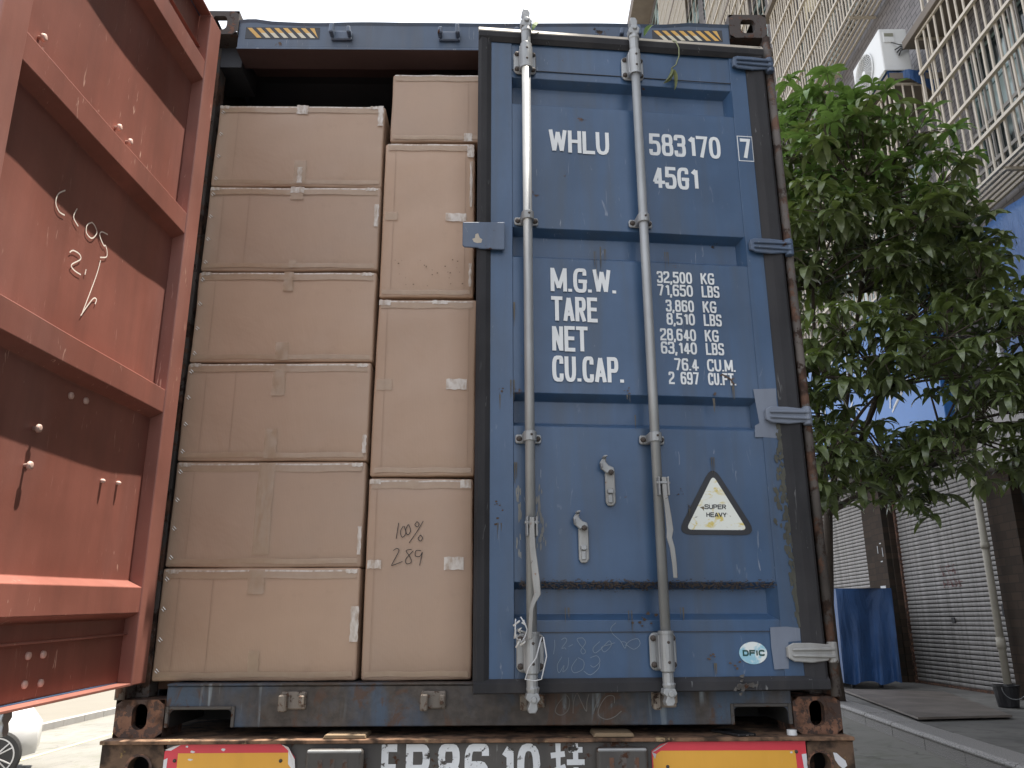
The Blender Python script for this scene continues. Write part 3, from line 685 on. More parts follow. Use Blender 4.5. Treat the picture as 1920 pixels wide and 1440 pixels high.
# laundry inside the cage
for i, (s_, w_, h_, mt, lb) in enumerate(((13.9, .75, 1.1, 'clothy', 'cream garment hanging highest inside the barred balcony'), (12.9, .9, 1.5, 'clothw', 'pale shirt with a pointed hem hanging inside the barred balcony'),
                                          (11.6, 1.2, 1.4, 'clothw', 'wide white sheet drying inside the barred balcony beside the tiled wall'), (14.6, .5, 1.3, 'clothb', 'dark trousers hanging inside the far end of the barred balcony'))):
    def cf(u, v, s_=s_, w_=w_, h_=h_): return (-.32+.04*math.sin(u*14), s_-w_*u, 15.7-h_*v*(1-.12*math.sin(u*6)))
    m = MB(); m.grid(cf, 12, 8); o = obj('hanging_garment', m, M[mt], None, smooth=True); tag(o, lb, 'laundry', 'laundry in the barred balcony'); o.location = (7.6, 0, 0); o.rotation_euler = (0, 0, -AZ)
    o.modifiers.new('thick', 'SOLIDIFY').thickness = .004

# ------------------------------------------------------------------ CONTAINER
C = thing('shipping_container', 'blue high cube shipping container stacked with cartons, doors swung open', 'shipping container')
HW = 1.219; HH = 2.896; LEN = 12.19
def corner(sx, y0, z0, mat, low):
    """hollow corner casting with its slot; sx +-1, y0 front plane"""
    w, h, d = .162, .118, .178
    m = MB(); cx = sx*(HW-w/2); cz = z0+h/2; hx = sx*1.137
    n = 20; a, b = (.026, .041) if low else (.031, .036)
    hole = []
    for j in range(n):
        t = 2*math.pi*j/n; c_, s_ = math.cos(t), math.sin(t)
        if low: hole.append((hx+a*c_, cz+.006+(b-a)*(1 if s_ >= 0 else -1)+a*s_))
        else: hole.append((hx+.031*max(-1, min(1, 1.15*c_)), cz+.036*max(-1, min(.92, 1.15*s_))))
    outer = []
    for j in range(n):
        t = 2*math.pi*j/n; c_, s_ = math.cos(t), math.sin(t); k_ = 1/max(abs(c_), abs(s_))
        outer.append((cx+w/2*c_*k_, cz+h/2*s_*k_))
    yb = y0+.012
    vs = [(p[0], y0, p[1]) for p in outer]+[(p[0], y0, p[1]) for p in hole]+[(p[0], y0+.03, p[1]) for p in hole]
    fs = [(j, (j+1) % n, n+(j+1) % n, n+j) for j in range(n)]+[(n+j, n+(j+1) % n, 2*n+(j+1) % n, 2*n+j) for j in range(n)]
    m.add(vs, fs)
    x0, x1 = cx-w/2, cx+w/2; z1 = z0+h; Y1 = y0+d
    def q(*p): m.add(p, [(0, 1, 2, 3)])
    q((x0, y0, z0), (x0, y0, z1), (x0, Y1, z1), (x0, Y1, z0)); q((x1, y0, z0), (x1, Y1, z0), (x1, Y1, z1), (x1, y0, z1))
    q((x0, y0, z0), (x0, Y1, z0), (x1, Y1, z0), (x1, y0, z0)); q((x0, Y1, z0), (x0, Y1, z1), (x1, Y1, z1), (x1, Y1, z0))
    if low: q((x0, y0, z1), (x1, y0, z1), (x1, Y1, z1), (x0, Y1, z1))
    else:   # top face with an oval opening: light falls in
        q((x0, y0, z1), (x1, y0, z1), (x1, y0+.05, z1), (x0, y0+.05, z1)); q((x0, y0+.13, z1), (x1, y0+.13, z1), (x1, Y1, z1), (x0, Y1, z1))
        q((x0, y0+.05, z1), (x0+.05, y0+.05, z1), (x0+.05, y0+.13, z1), (x0, y0+.13, z1)); q((x1-.05, y0+.05, z1), (x1, y0+.05, z1), (x1, y0+.13, z1), (x1-.05, y0+.13, z1))
    o = obj('corner_casting', m, mat, C); return o
corner(-1, 0, 0, M['rust'], True); corner(1, 0, 0, M['rust'], True)
corner(-1, 0, HH-.118, M['rustc'], False); corner(1, 0, HH-.118, M['rustc'], False)
for sx in (-1, 1):
    for z_ in (0, HH-.118):
        m = MB(); m.box(sx*HW, sx*(HW-.162), LEN-.178, LEN, z_, z_+.118); obj('corner_casting', m, M['rust'], C, .006)
# header: box beam with a dented top flange
m = MB(); n = 60
def topz(x): return 2.845+.010*noise.noise(Vector((x*3.1, 2.3, 0)))+.010*max(0, 1-abs(x-.88)/.12)+.012*max(0, 1-abs(x+1.0)/.08)
xs_ = [-1.056+2.112*i/n for i in range(n+1)]
pr = []
for x in xs_:
    t = topz(x)
    pr.append([(x, .004, t), (x, .012, t-.012), (x, .012, 2.722), (x, .003, 2.713), (x, .003, 2.707), (x, .13, 2.705), (x, .13, 2.76), (x, .3, 2.79), (x, .3, 2.86)])
kk_ = len(pr[0])
m.add([p for r_ in pr for p in r_], [(i*kk_+j, i*kk_+j+1, (i+1)*kk_+j+1, (i+1)*kk_+j) for i in range(n) for j in range(kk_-1)]+[(i*kk_+kk_-1, i*kk_, (i+1)*kk_, (i+1)*kk_+kk_-1) for i in range(n)])
m.mi = [1 if (j % (kk_-1)) in (4, 5, 6) else 0 for j in range(n*(kk_-1))]+[0]*n
M['header'] = paint('greyed_blue_paint', (.052, .082, .135), .45, rust=.1, rs=9, streak=.3, fade=.3, scr=.5, rustc=(.07, .045, .03))
hd = obj('header_beam', m, [M['header'], M['inside']], C)
def hazard(x0, x1, flip, cols):
    n = 8; w = (x1-x0)/n
    for i in range(n):
        zt, zb = 2.818, 2.768; sh = .045; a = x0+w*i
        p = [(a, zt), (a+w*.52, zt), (a+w*.52+sh, zb), (a+sh, zb)]
        p = [(min(x1, max(x0, q[0])), q[1]) for q in p]
        mm = MB(); mid = [( (p[0][0]+p[3][0])/2, (zt+zb)/2), ((p[1][0]+p[2][0])/2, (zt+zb)/2)]
        mm.add([(p[0][0], .0095, zt), (p[1][0], .0095, zt), (mid[1][0], .0095, mid[1][1]), (mid[0][0], .0095, mid[0][1]), (p[2][0], .0095, zb), (p[3][0], .0095, zb)], [(0, 3, 2, 1), (3, 5, 4, 2)])
        mm.mi = [0, 1 if cols[i] else 0]; obj('hazard_stripe', mm, [M['yellow'], M['paleyel']], hd)
    mm = MB(); mm.box(x0-.006, x1+.006, .0105, .0115, 2.764, 2.822); obj('hazard_panel', mm, M['blackmark'], hd)
hazard(-1.02, -.715, 0, (0, 1, 1, 1, 1, 1, 1, 0)); hazard(.728, 1.02, 0, (1, 1, 1, 1, 1, 0, 0, 0))
def keeper(cx, cz, parent, mat, top):
    m = MB(); s_ = 1 if top else -1
    m.box(cx-.045, cx+.045, -.004, .011, cz-.022, cz+.022)
    for q in (-1, 1): 
        hh = .03 if q*(1 if cx < -.4 else -1) < 0 else .015
        m.prism([(cx+q*.038-.009, cz-.016), (cx+q*.038+.009, cz-.016), (cx+q*.038+.009-q*.003, cz+hh), (cx+q*.038-.009-q*.003, cz+hh)], -.045, -.004, 'xz')
    obj('cam_keeper', m, mat, parent, .004)
for x in (-.613, -.153, .17, .62): keeper(x, 2.775, hd, M['bluepatch'], True)
for sx in (-1, 1):
    m = MB(); a, b = sorted((sx*1.058, sx*1.19)); m.box(a, b, .09, .3, 2.68, 2.80); m.box(a, b, .13, .3, 2.801, 2.885); obj('corner_gusset', m, M['hollow'], C)
# sill with fork pockets
m = MB()
m.prism([(-1.056, .03), (-1.056, .160), (1.056, .160), (1.056, .03), (1.041, .03), (1.041, .074), (1.03, .085), (.868, .085), (.857, .074), (.857, .03), (-.833, .03), (-.833, .074), (-.844, .085), (-1.03, .085), (-1.041, .074), (-1.041, .03)], .006, .014, 'xz')
m.box(-1.056, 1.056, -.002, .16, .1605, .168)
m.box(-.833, .857, .0141, .12, .03, .036)
sill = obj('sill', m, [M['sillm']], C, .003)
for (a, b) in ((-1.041, -.833), (.857, 1.041)):
    m = MB(); m.add([(a, .014, .03), (a, 2.3, .03), (a, 2.3, .085), (a, .014, .085), (b, .014, .03), (b, 2.3, .03), (b, 2.3, .085), (b, .014, .085)], [(0, 1, 2, 3), (4, 7, 6, 5), (3, 2, 6, 7), (1, 5, 6, 2)])
    obj('pocket_liner', m, M['dark'], sill)
for (a, b) in ((-1.041, -.833), (.857, 1.041)):
    m = MB(); m.box(a-.012, a, -.001, .0055, .03, .097); m.box(b, b+.012, -.001, .0055, .03, .097); m.box(a, b, -.001, .0055, .086, .097)
    obj('pocket_rim', m, M['beam'], sill, .002)
for x in (-.627, -.158, .175, .62):
    m = MB(); cz = .112
    m.box(x-.042, x+.042, -.008, .005, cz-.026, cz+.030)
    m.prism([(x-.042, cz-.03), (x-.017, cz-.03), (x-.017, cz+.022), (x-.042, cz+.022)], -.045, -.008, 'xz'); m.prism([(x+.022, cz-.012), (x+.04, cz-.012), (x+.04, cz+.02), (x+.022, cz+.02)], -.036, -.008, 'xz')
    obj('cam_keeper', m, M['rustk'], sill, .004)
STR = {'o': [(0.279, 0.118), (0.259, 0.094), (0.253, 0.073), (0.272, 0.063), (0.295, 0.078), (0.301, 0.11), (0.29, 0.128)], 'n': [(0.312, 0.068), (0.315, 0.104), (0.327, 0.131), (0.341, 0.104), (0.357, 0.075), (0.36, 0.104), (0.367, 0.128)], 'i': [(0.403, 0.128), (0.382, 0.073)], 'c': [(0.453, 0.099), (0.451, 0.122), (0.426, 0.12), (0.402, 0.088), (0.398, 0.062), (0.423, 0.049), (0.452, 0.057), (0.476, 0.075)]}
def scribble(name, strokes, w, y, mat, parent, dens=5, conf=None):
    m = MB()
    for i, pts in enumerate(strokes):
        P = [Vector(p) for p in pts]; out = []
        if len(P) > 2:
            E_ = [P[0]]+P+[P[-1]]
            for a in range(1, len(E_)-2):
                for q in range(dens):
                    t = q/dens; p0, p1, p2, p3 = E_[a-1], E_[a], E_[a+1], E_[a+2]
                    out.append(.5*((2*p1)+(-p0+p2)*t+(2*p0-5*p1+4*p2-p3)*t*t+(-p0+3*p1-3*p2+p3)*t**3))
            out.append(P[-1])
        else: out = P
        ribbon(m, [(q.x, q.y) for q in out], w, y-.0002*i)
    if conf: m.v = [(a, b+conf(a, c), c) for a, b, c in m.v]
    return obj(name, m, mat, parent)
scribble('chalk_mark', STR.values(), .0028, .0045, M['chalkd'], sill)
# posts, side walls, roof, floor
for sx in (-1, 1):
    m = MB(); a, b = sorted((sx*1.196, sx*1.219)); m.box(a, b, .004, .17, .118, HH-.118)
    a, b = sorted((sx*1.150, sx*1.1955)); m.box(a, b, .085, .17, .118, HH-.118)
    obj('corner_post', m, M['rod_rust'], C, .004)
    m = MB(); m.tube([(sx*1.203, -.016, .12), (sx*1.203, -.016, 2.76)], .0165, 12); obj('hinge_pin', m, M['rod_rust'], C, smooth=True)
    # corrugated side
    m = MB(); n = 84; pr = []
    for i in range(n+1):
        y = .17+(LEN-.34)*i/n; ph = i % 4; x = sx*(1.206 if ph in (0, 1) else 1.172); pr.append((x, y))
    for inner in (0, 1):
        m.cur = inner; t = -sx*.002*inner
        vs = [(x+t, y, z) for x, y in pr for z in (.12, 2.80)]
        m.add(vs, [(2*i, 2*i+2, 2*i+3, 2*i+1) for i in range(n)])
    obj('side_wall', m, [M['blue'], M['dark']], C)  # inner skin near black, interior shade put into its colour
    m = MB(); a, b = sorted((sx*1.15, sx*1.2185)); m.box(a, b, .178, LEN-.178, 0.02, .16); m.box(a, b, .178, LEN-.178, 2.80, 2.86); obj('side_rail', m, M['blue_dirty'], C)
m = MB(); n = 100
m.add([(x, .3+(LEN-.5)*i/n, 2.84 if (i % 4) in (0, 1) else 2.80) for i in range(n+1) for x in (-1.15, 1.15)], [(2*i, 2*i+1, 2*i+3, 2*i+2) for i in range(n)])
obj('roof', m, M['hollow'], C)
m = MB(); m.box(-1.15, 1.15, .165, LEN-.1, .14, .168); obj('floor', m, M['ply'], C)
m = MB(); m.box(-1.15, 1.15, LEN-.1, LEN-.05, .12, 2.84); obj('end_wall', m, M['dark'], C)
m = MB()
for i in range(30): m.box(-1.15, 1.15, .35+i*.4, .4+i*.4, .02, .139)
obj('cross_member', m, M['dark'], C)

# ---- doors
def rod(parent, x, z0, z1, brk, guides, mat, y0, lean=0, upend=True):
    """locking rod in front of the plane y0 with cam ends, cast brackets and guides"""
    y = y0-.05
    m = MB(); m.tube([(x, y, z0+.10), (x, y, z1-.10)], .0172, 16)
    r_ = obj('locking_rod', m, mat, parent, smooth=True); r_.data.polygons[-1].use_smooth = False
    for top in (0, 1):
        m = MB(); s_ = 1 if top else -1; e = z1 if top else z0; b0, b1 = brk[top]; far = b1 if top else b0; near = b0 if top else b1
        m.tube([(x, y, near-s_*.006), (x, y, near+s_*.004), (x, y, near+s_*.0045), (x, y, (near+far)/2), (x, y, far), (x, y, far+s_*.0045)], [.0255, .0255, .023, .024, .023, .0165], 16)
        obj('bearing_sleeve', m, mat, parent, smooth=False)
        m = MB(); L_ = abs(e-far)
        m.tube([(x, y, far+s_*.005), (x, y, far+s_*L_*.35), (x+.002, y, far+s_*L_*.38), (x+.002, y, far+s_*L_*.52)], [.0185, .0185, .0225, .018], 12)
        m.prism([(x-.019, far+s_*L_*.50), (x+.017, far+s_*L_*.50), (x+.024, far+s_*L_*.66), (x+.013, far+s_*L_*.76), (x+.015, far+s_*L_*.9), (x+.008, e), (x-.012, e), (x-.017, far+s_*L_*.9), (x-.010, far+s_*L_*.74), (x-.023, far+s_*L_*.64)], y-.017, y+.02, 'xz')
        m.tube([(x+.002, y-.026, far+s_*L_*.66), (x+.002, y+.0, far+s_*L_*.66)], .010, 8)
        obj('cam_end', m, mat, parent, .005, seg=2)
        m = MB(); w = .0455; c = .012
        P = [(x-w, b0+c), (x-w+c, b0), (x+w-c, b0), (x+w, b0+c), (x+w, b1-c), (x+w-c, b1), (x-w+c, b1), (x-w, b1-c)]
        m.prism(P, y0-.012, y0-.0, 'xz'); m.prism([(x-.026, b0+.004), (x+.026, b0+.004), (x+.026, b1-.004), (x-.026, b1-.004)], y0-.052, y0-.0121, 'xz')
        obj('rod_bracket', m, mat, parent, .004)
        for qx in (-.033, .033):
            for qz in (b0+.018, b1-.018):
                bolt(parent, x+qx, y0-.012, qz, .0105, .010)
        for qz in (b0+.028, b1-.03): bolt(parent, x+.001, y-.0235, qz, .005, .003)
    for z in guides:
        m = MB(); P = []
        m.prism([(x-.046, z-.012), (x-.040, z-.016), (x+.040, z-.016), (x+.046, z-.012), (x+.046, z+.012), (x+.040, z+.016), (x-.040, z+.016), (x-.046, z+.012)], y0-.010, y0, 'xz')
        obj('rod_guide', m, mat, parent, .003)
        m = MB(); m.tube([(x, y+.0, z-.017), (x, y, z+.017)], .0235, 14); m.box(x-.0232, x+.0232, y, y0-.0101, z-.0165, z+.0165); obj('guide_clamp', m, mat, parent, .002)
        for qx in (-.033, .033): bolt(parent, x+qx, y0-.010, z, .0105, .009)
        bolt(parent, x+.003, y-.0235, z+.003, .0045, .003)
BOLT = []
def bolt(parent, x, y, z, r, h):
    if not BOLT:
        m = MB(); n = 8; ring = [(math.cos(2*math.pi*j/n), math.sin(2*math.pi*j/n)) for j in range(n)]
        m.add([(a, 0, b) for a, b in ring]+[(a*.92, -.6, b*.92) for a, b in ring]+[(a*.5, -1, b*.5) for a, b in ring],
              [(j, (j+1) % n, n+(j+1) % n, n+j) for j in range(n)]+[(n+j, n+(j+1) % n, 2*n+(j+1) % n, 2*n+j) for j in range(n)]+[tuple(range(2*n, 3*n))])
        me = bpy.data.meshes.new('bolt'); me.from_pydata(m.v, [], m.f); me.materials.append(M['boltm']); me.shade_smooth(); BOLT.append(me)
    o = bpy.data.objects.new('bolt', BOLT[0]); COL.objects.link(o); o.parent = parent; o.location = (x, y, z); o.scale = (r, h, r); return o

def dent(x, z, xl, xr, right, bulge, y=0):
    t = (x-xl)/(xr-xl); edge = min(1, max(0, 6*min(t, 1-t)))
    return .0045*noise.noise(Vector((x*2.3, z*2.1, 5.1 if right else 9.7)))*edge+bulge*edge*math.sin(math.pi*max(0, min(1, t)))*(1 if y < .02 else .25)
def door(name, W_, z0, z1, ribs, seams, mats, hinge_right, pw, hz, bulge=0):
    """outer face y=0, inner face y=.055; x 0..W_; pw=(left stile, right stile)"""
    T = .055; m = MB()
    xl, xr = pw[0]-.002, W_-pw[1]+.002
    # corrugated sheet as outer and inner skins
    prof = []
    bot, top = z0+.006, z1-.006
    prof.append((bot, .005))
    for c in ribs:
        for dz, y in ((-.064, .005), (-.0615, .0062), (-.0415, .0468), (-.039, .048), (.039, .048), (.0415, .0468), (.0615, .0062), (.064, .005)): prof.append((c+dz, y))
    prof.append((top, .005)); prof.sort()
    # refine for gentle dents
    pp = []
    for i in range(len(prof)-1):
        (za, ya), (zb, yb) = prof[i], prof[i+1]; k_ = max(1, int((zb-za)/.09))
        for j in range(k_): pp.append((za+(zb-za)*j/k_, ya+(yb-ya)*j/k_))
    pp.append(prof[-1]); nx = 22
    for skin in (0, 1):
        m.cur = skin; vs = []
        for z, y in pp:
            for i in range(nx+1):
                x = xl+(xr-xl)*i/nx; edge = min(1, 6*min(i/nx, 1-i/nx))
                d = dent(x, z, xl, xr, hinge_right, bulge, y)
                vs.append((x, y+d+skin*.002, z))
        m.add(vs, [(r_*(nx+1)+i, r_*(nx+1)+i+1, (r_+1)*(nx+1)+i+1, (r_+1)*(nx+1)+i) for r_ in range(len(pp)-1) for i in range(nx)])
    D = obj(name, m, mats[:2], C, smooth=True)
    D.data.set_sharp_from_angle(angle=R(24))
    D['_'] = 0; del D['_']
    for c in ribs:
        for X_, sg_ in ((xl+.0025, 1), (xr-.0025, -1)):
            e_ = MB(); w2 = .022 if sg_ < 0 else .004
            e_.add([(X_, -.0004, c-.064), (X_, -.0004, c+.064), (X_+sg_*w2, .047, c+.042), (X_+sg_*w2, .047, c-.042)], [(0, 1, 2, 3)]); obj('trough_end', e_, mats[0], D)
    # stiles: hollow tubes, outside painted as the outer skin
    for (a, b) in ((0, pw[0]), (W_-pw[1], W_)):
        mm = MB(); mm.box(a, b, 0, .0048, z0, z1); o = obj('door_stile', mm, mats[0], D, .002)
        mm = MB(); mm.box(a, b, .0049, T, z0, z1); obj('door_stile', mm, mats[2], D, .004, seg=2)
    # rails: C channels top and bottom, lips to the inside
    for (za, zb) in ((z0, z0+.008), (seams[0], seams[0]+.006), (seams[1], seams[1]+.006), (z1-.008, z1)):
        mm = MB(); deep = T-.002 if za in (z0, z1-.008) else .024
        mm.box(xl+.004, xr-.004, .009, deep, za, zb); obj('rail_lip', mm, mats[2], D, .0012)
    for s_ in seams:
        mm = MB(); mm.box(xl+.002, xr-.002, -.0006, .0030, s_-.0012, s_+.0012); obj('weld_seam', mm, M['blackmark'], D)
    for (a, b) in ((z0, z0+.012), (z1-.012, z1)):
        mm = MB(); mm.box(xl+.003, xr-.003, .0012, .0085, a, b); obj('door_rail', mm, mats[0], D, .002)
    # rubber gasket round the outer edge
    g = .041; gr = .070 if hinge_right else .095
    gl_, gr_ = (g, gr) if hinge_right else (gr, g)
    mm = MB()
    mm.prism([(-.012, -.004), (.0, -.014), (gl_*.55, -.012), (gl_, -.003), (gl_, -.0006), (-.012, -.0006)], z0-.004, z1+.004, 'xy')
    mm.prism([(W_+.012, -.004), (W_, -.014), (W_-gr_*.55, -.012), (W_-gr_, -.003), (W_-gr_, -.0006), (W_+.012, -.0006)], z0-.004, z1+.004, 'xy')
    mm.prism([(-.0035, z1-.0085), (-.0195, z1-.0085), (-.021, z1-.015), (-.018, z1-.035), (-.004, z1-.052), (-.0015, z1-.052), (-.0015, z1-.0085)], -.011, W_+.011, 'yz')
    me_ = MB(); me_.prism([(.004, z1+.014), (-.006, z1+.014), (-.0185, z1-.008), (.004, z1-.008)], -.012, W_+.012, 'yz'); obj('rail_edge', me_, M['edge'], D, .0015)
    mm.prism([(-.0035, z0-.010), (-.018, z0-.006), (-.018, z0+.022), (-.004, z0+.036), (-.0012, z0+.036), (-.0012, z0-.010)], -.011, W_+.011, 'yz')
    obj('gasket', mm, M['gasket'], D, .003, seg=2)
    # hinges
    for i, (zc, mt) in enumerate(hz):
        mm = MB(); hx = W_ if hinge_right else 0; s_ = -1 if hinge_right else 1
        a = hx+s_*(.128 if hinge_right else .155); e = hx-s_*(.036 if hinge_right else .02)
        P = [(a, zc+.022), (a+(-s_)*.02, zc+.031), (hx+s_*.045, zc+.031), (e, zc+.024), (e, zc-.024), (hx+s_*.045, zc-.033), (a+(-s_)*.02, zc-.029), (a, zc-.018)]
        mm.prism(P, -.024, -.0145, 'xz')
        for q in (-.012, .012): mm.prism([(a-s_*.012, zc+q*.8-.004), (a-s_*.012, zc+q*.8+.004), (e, zc+q+.006), (e, zc+q-.006)], -.033, -.0241, 'xz')
        mm.box(min(a, a-s_*.06), max(a, a-s_*.06), -.0144, .0, zc-.016, zc+.019)
        mm.tube([(e+s_*.004, -.012, zc-.034), (e+s_*.004, -.012, zc+.034)], .017, 12)
        obj('hinge', mm, mt, D, .003)
    return D

phi = .091; Wr = 1.206; hx, hy = 1.19, -.031
Dr = door('door', 1.178, .151, 2.687, (.431, 1.094, 1.749, 2.416), (.331, 2.512), [M['blue'], M['red'], M['red']], True, (.125, .138),
          ((2.603, M['bluepatch']), (1.766, M['bluepatch']), (1.088, M['greyprimer']), (.262, M['galv_rust'])))
Dr.matrix_local = Matrix(((math.cos(phi), -math.sin(phi), 0, hx-Wr*math.cos(phi)), (math.sin(phi), math.cos(phi), 0, hy-Wr*math.sin(phi)), (0, 0, 1, 0), (0, 0, 0, 1)))
rod(Dr, .176, .088, 2.752, ((.207, .328), (2.485, 2.592)), (1.828, .982), M['galv'], -.002)
rod(Dr, .621, .104, 2.748, ((.209, .329), (2.489, 2.597)), (1.840, .987), M['galv'], -.002)
# handles hanging on the rods
def flatbar(pts, w, y, th, mat, name='rod_handle'):
    m = MB(); P = [Vector((p[0], y-(p[2] if len(p) > 2 else 0), p[1])) for p in pts]; ws = [p[3] if len(p) > 3 else w for p in pts]
    for i, p in enumerate(P):
        h = (ws[i]*.55+.012)*.36
        m.v += [(p.x-h, p.y, p.z), (p.x+h, p.y, p.z), (p.x+h, p.y+th, p.z), (p.x-h, p.y+th, p.z)]
    for i in range(len(P)-1):
        a = i*4; b = a+4
        for j in range(4): m.f.append((a+j, a+(j+1) % 4, b+(j+1) % 4, b+j)); m.mi.append(0)
    n = (len(P)-1)*4; m.f += [(3, 2, 1, 0), (n, n+1, n+2, n+3)]; m.mi += [0, 0]
    return obj(name, m, mat, Dr, .002)
flatbar([(.176, .700, 0, .020), (.175, .655, .004, .024), (.176, .60, .008, .030), (.182, .54, .010, .036), (.186, .495, .012, .040), (.190, .450, .014, .034), (.176, .425, .016, .020), (.169, .405, .018, .012), (.166, .36, .018, .012), (.163, .312, .018, .011)], .03, -.088, .007, M['galv_rust'])
flatbar([(.636, .842, 0, .020), (.636, .79, .002, .020), (.640, .745, .004, .022), (.643, .70, .006, .030), (.645, .66, .008, .036), (.640, .635, .010, .024), (.648, .60, .012, .022), (.652, .55, .012, .018), (.653, .502, .012, .012)], .03, -.084, .007, M['galv_rust'])
for (x, z) in ((.176, .672), (.632, .812)):
    m = MB(); m.box(x-.019, x-.013, -.094, -.055, z-.035, z+.03); m.box(x+.013, x+.019, -.094, -.055, z-.035, z+.03); m.tube([(x-.024, -.082, z+.01), (x+.024, -.082, z+.01)], .006, 8)
    obj('handle_lug', m, M['galv'], Dr, .002)
def retainer(x, z):
    m = MB(); m.prism([(x-.017, z-.095), (x-.010, z-.108), (x+.010, z-.108), (x+.018, z-.095), (x+.018, z+.012), (x+.010, z+.024), (x-.012, z+.018), (x-.017, z+.004)], -.012, -.001, 'xz')
    o_ = obj('handle_retainer', m, M['galv_rust'], Dr, .003)
    m = MB(); m.prism([(x+.016, z+.010), (x+.012, z+.026), (x-.004, z+.032), (x-.016, z+.046), (x-.012, z+.060), (x-.028, z+.056), (x-.037, z+.040), (x-.034, z+.020), (x-.024, z+.014), (x-.014, z+.004)], -.024, -.0125, 'xz')
    m.prism([(x-.028, z+.056), (x-.012, z+.060), (x-.013, z+.066), (x-.027, z+.064)], -.045, -.0125, 'xz')
    m.prism([(x-.037, z+.040), (x-.034, z+.020), (x-.029, z+.022), (x-.031, z+.038)], -.040, -.0125, 'xz')
    obj('retainer_hook', m, M['galv'], Dr, .003)
    m = MB(); m.box(x-.012, x+.008, -.026, -.0125, z-.066, z-.050); m.box(x-.010, x+.006, -.018, -.0125, z-.098, z-.067); obj('retainer_catch', m, M['galv'], Dr, .002)
    bolt(Dr, x+.001, -.026, z+.008, .010, .008); bolt(Dr, x-.001, -.014, z-.086, .006, .003)
retainer(.463, .858); retainer(.363, .664)
# overlap tab at the free edge
m = MB(); m.prism([(-.066, 1.712), (-.058, 1.704), (-.01, 1.704), (.0, 1.700), (.092, 1.700), (.092, 1.814), (.0, 1.810), (-.066, 1.807)], -.024, -.0155, 'xz')
m.box(.045, .088, -.0154, -.0, 1.706, 1.808); obj('overlap_tab', m, M['bluepatch'], Dr, .003, seg=2)
m = MB(); m.add([(x, -.0245, z) for x, z in ((-.024, 1.726), (-.012, 1.722), (.004, 1.724), (.008, 1.738), (-.002, 1.744), (-.008, 1.762), (-.018, 1.758), (-.020, 1.742), (-.030, 1.738))], [tuple(range(9))]); obj('chipped_paint', m, M['edge'], Dr)
# grey primer patches
for P in ([(1.018, 1.189), (1.106, 1.194), (1.104, 1.15), (1.105, 1.06), (1.092, 1.005), (1.04, 1.008), (1.008, 1.007), (1.012, 1.05), (1.03, 1.06), (1.024, 1.12)],
          [(1.002, .344), (1.06, .346), (1.108, .341), (1.106, .300), (1.062, .296), (1.055, .210), (1.004, .208), (1.000, .28)]):
    m = MB(); m.add([(x, -.0009, z) for x, z in P], [tuple(range(len(P)))]); obj('primer_patch', m, M['greyprimer'], Dr)
YT = .0015
def txt(s, x0, x1, z0, z1, st): return text(Dr, 'lettering', s, x0, x1, z0, z1, YT, st*.88, M['white'])
txt('WHLU', .270, .513, 2.142, 2.246, .0172)
txt('583170', .676, .972, 2.153, 2.253, .0165)
m = MB(); bx = [(1.046, 2.149), (1.108, 2.149), (1.108, 2.262), (1.046, 2.262)]; ribbon(m, bx, .0035, -.0012, True); obj('check_digit_box', m, M['white'], Dr)
text(Dr, 'lettering', '7', 1.056, 1.099, 2.160, 2.252, -.0013, .015, M['white'])
txt('45G1', .683, .870, 2.006, 2.104, .0165)
txt('M.G.W.', .267, .517, 1.549, 1.648, .0165); txt('TARE', .269, .443, 1.432, 1.531, .0165); txt('NET', .269, .401, 1.315, 1.414, .0165); txt('CU.CAP.', .267, .532, 1.199, 1.298, .0165)
for s_, u_, x0, z in (('32,500', 'KG', .677, 1.650), ('71,650', 'LBS', .677, 1.597), ('3,860', 'KG', .705, 1.534), ('8,510', 'LBS', .705, 1.481), ('28,640', 'KG', .677, 1.418), ('63,140', 'LBS', .677, 1.366), ('76.4', 'CU.M.', .725, 1.302), ('2 697', 'CU.FT.', .700, 1.249)):
    txt(s_, x0, .815, z-.048, z, .0085); xe = {'KG': .902, 'LBS': .919, 'CU.M.': .958, 'CU.FT.': .957}[u_]; txt(u_, .849, xe, z-.048, z, .0085)
# warning triangle
def rtri(ax, az, bx0, bx1, bz, r):
    P = [Vector((bx0, bz)), Vector((bx1, bz)), Vector((ax, az))]; out = []
    for i in range(3):
        a = (P[(i-1) % 3]-P[i]).normalized(); b = (P[(i+1) % 3]-P[i]).normalized(); s_ = P[i]+a*r; e = P[i]+b*r
        for t in (0, .2, .4, .6, .8, 1): out.append(s_*(1-t)**2+P[i]*2*t*(1-t)+e*t*t)
    return out
m = MB(); m.add([(p.x, .0020, p.y) for p in rtri(.841, .906, .694, .988, .655, .055)], [tuple(range(18))]); obj('warning_triangle', m, M['blackmark'], Dr)
m = MB(); m.add([(p.x, .0016, p.y) for p in rtri(.841, .866, .730, .952, .672, .022)], [tuple(range(18))]); obj('triangle_field', m, M['triw'], Dr)
text(Dr, 'lettering', 'SUPER', .802, .880, .744, .761, .0012, .0034, M['blackmark']); text(Dr, 'lettering', 'HEAVY', .806, .880, .716, .733, .0012, .0034, M['blackmark'])
m = MB(); m.add([(.936+.049*math.cos(2*math.pi*i/32), .0018, .261+.036*math.sin(2*math.pi*i/32)) for i in range(32)], [tuple(range(32))]); obj('round_sticker', m, M['stick'], Dr)
text(Dr, 'lettering', 'DFIC', .899, .976, .251, .271, .0014, .0055, M['dgreen'])
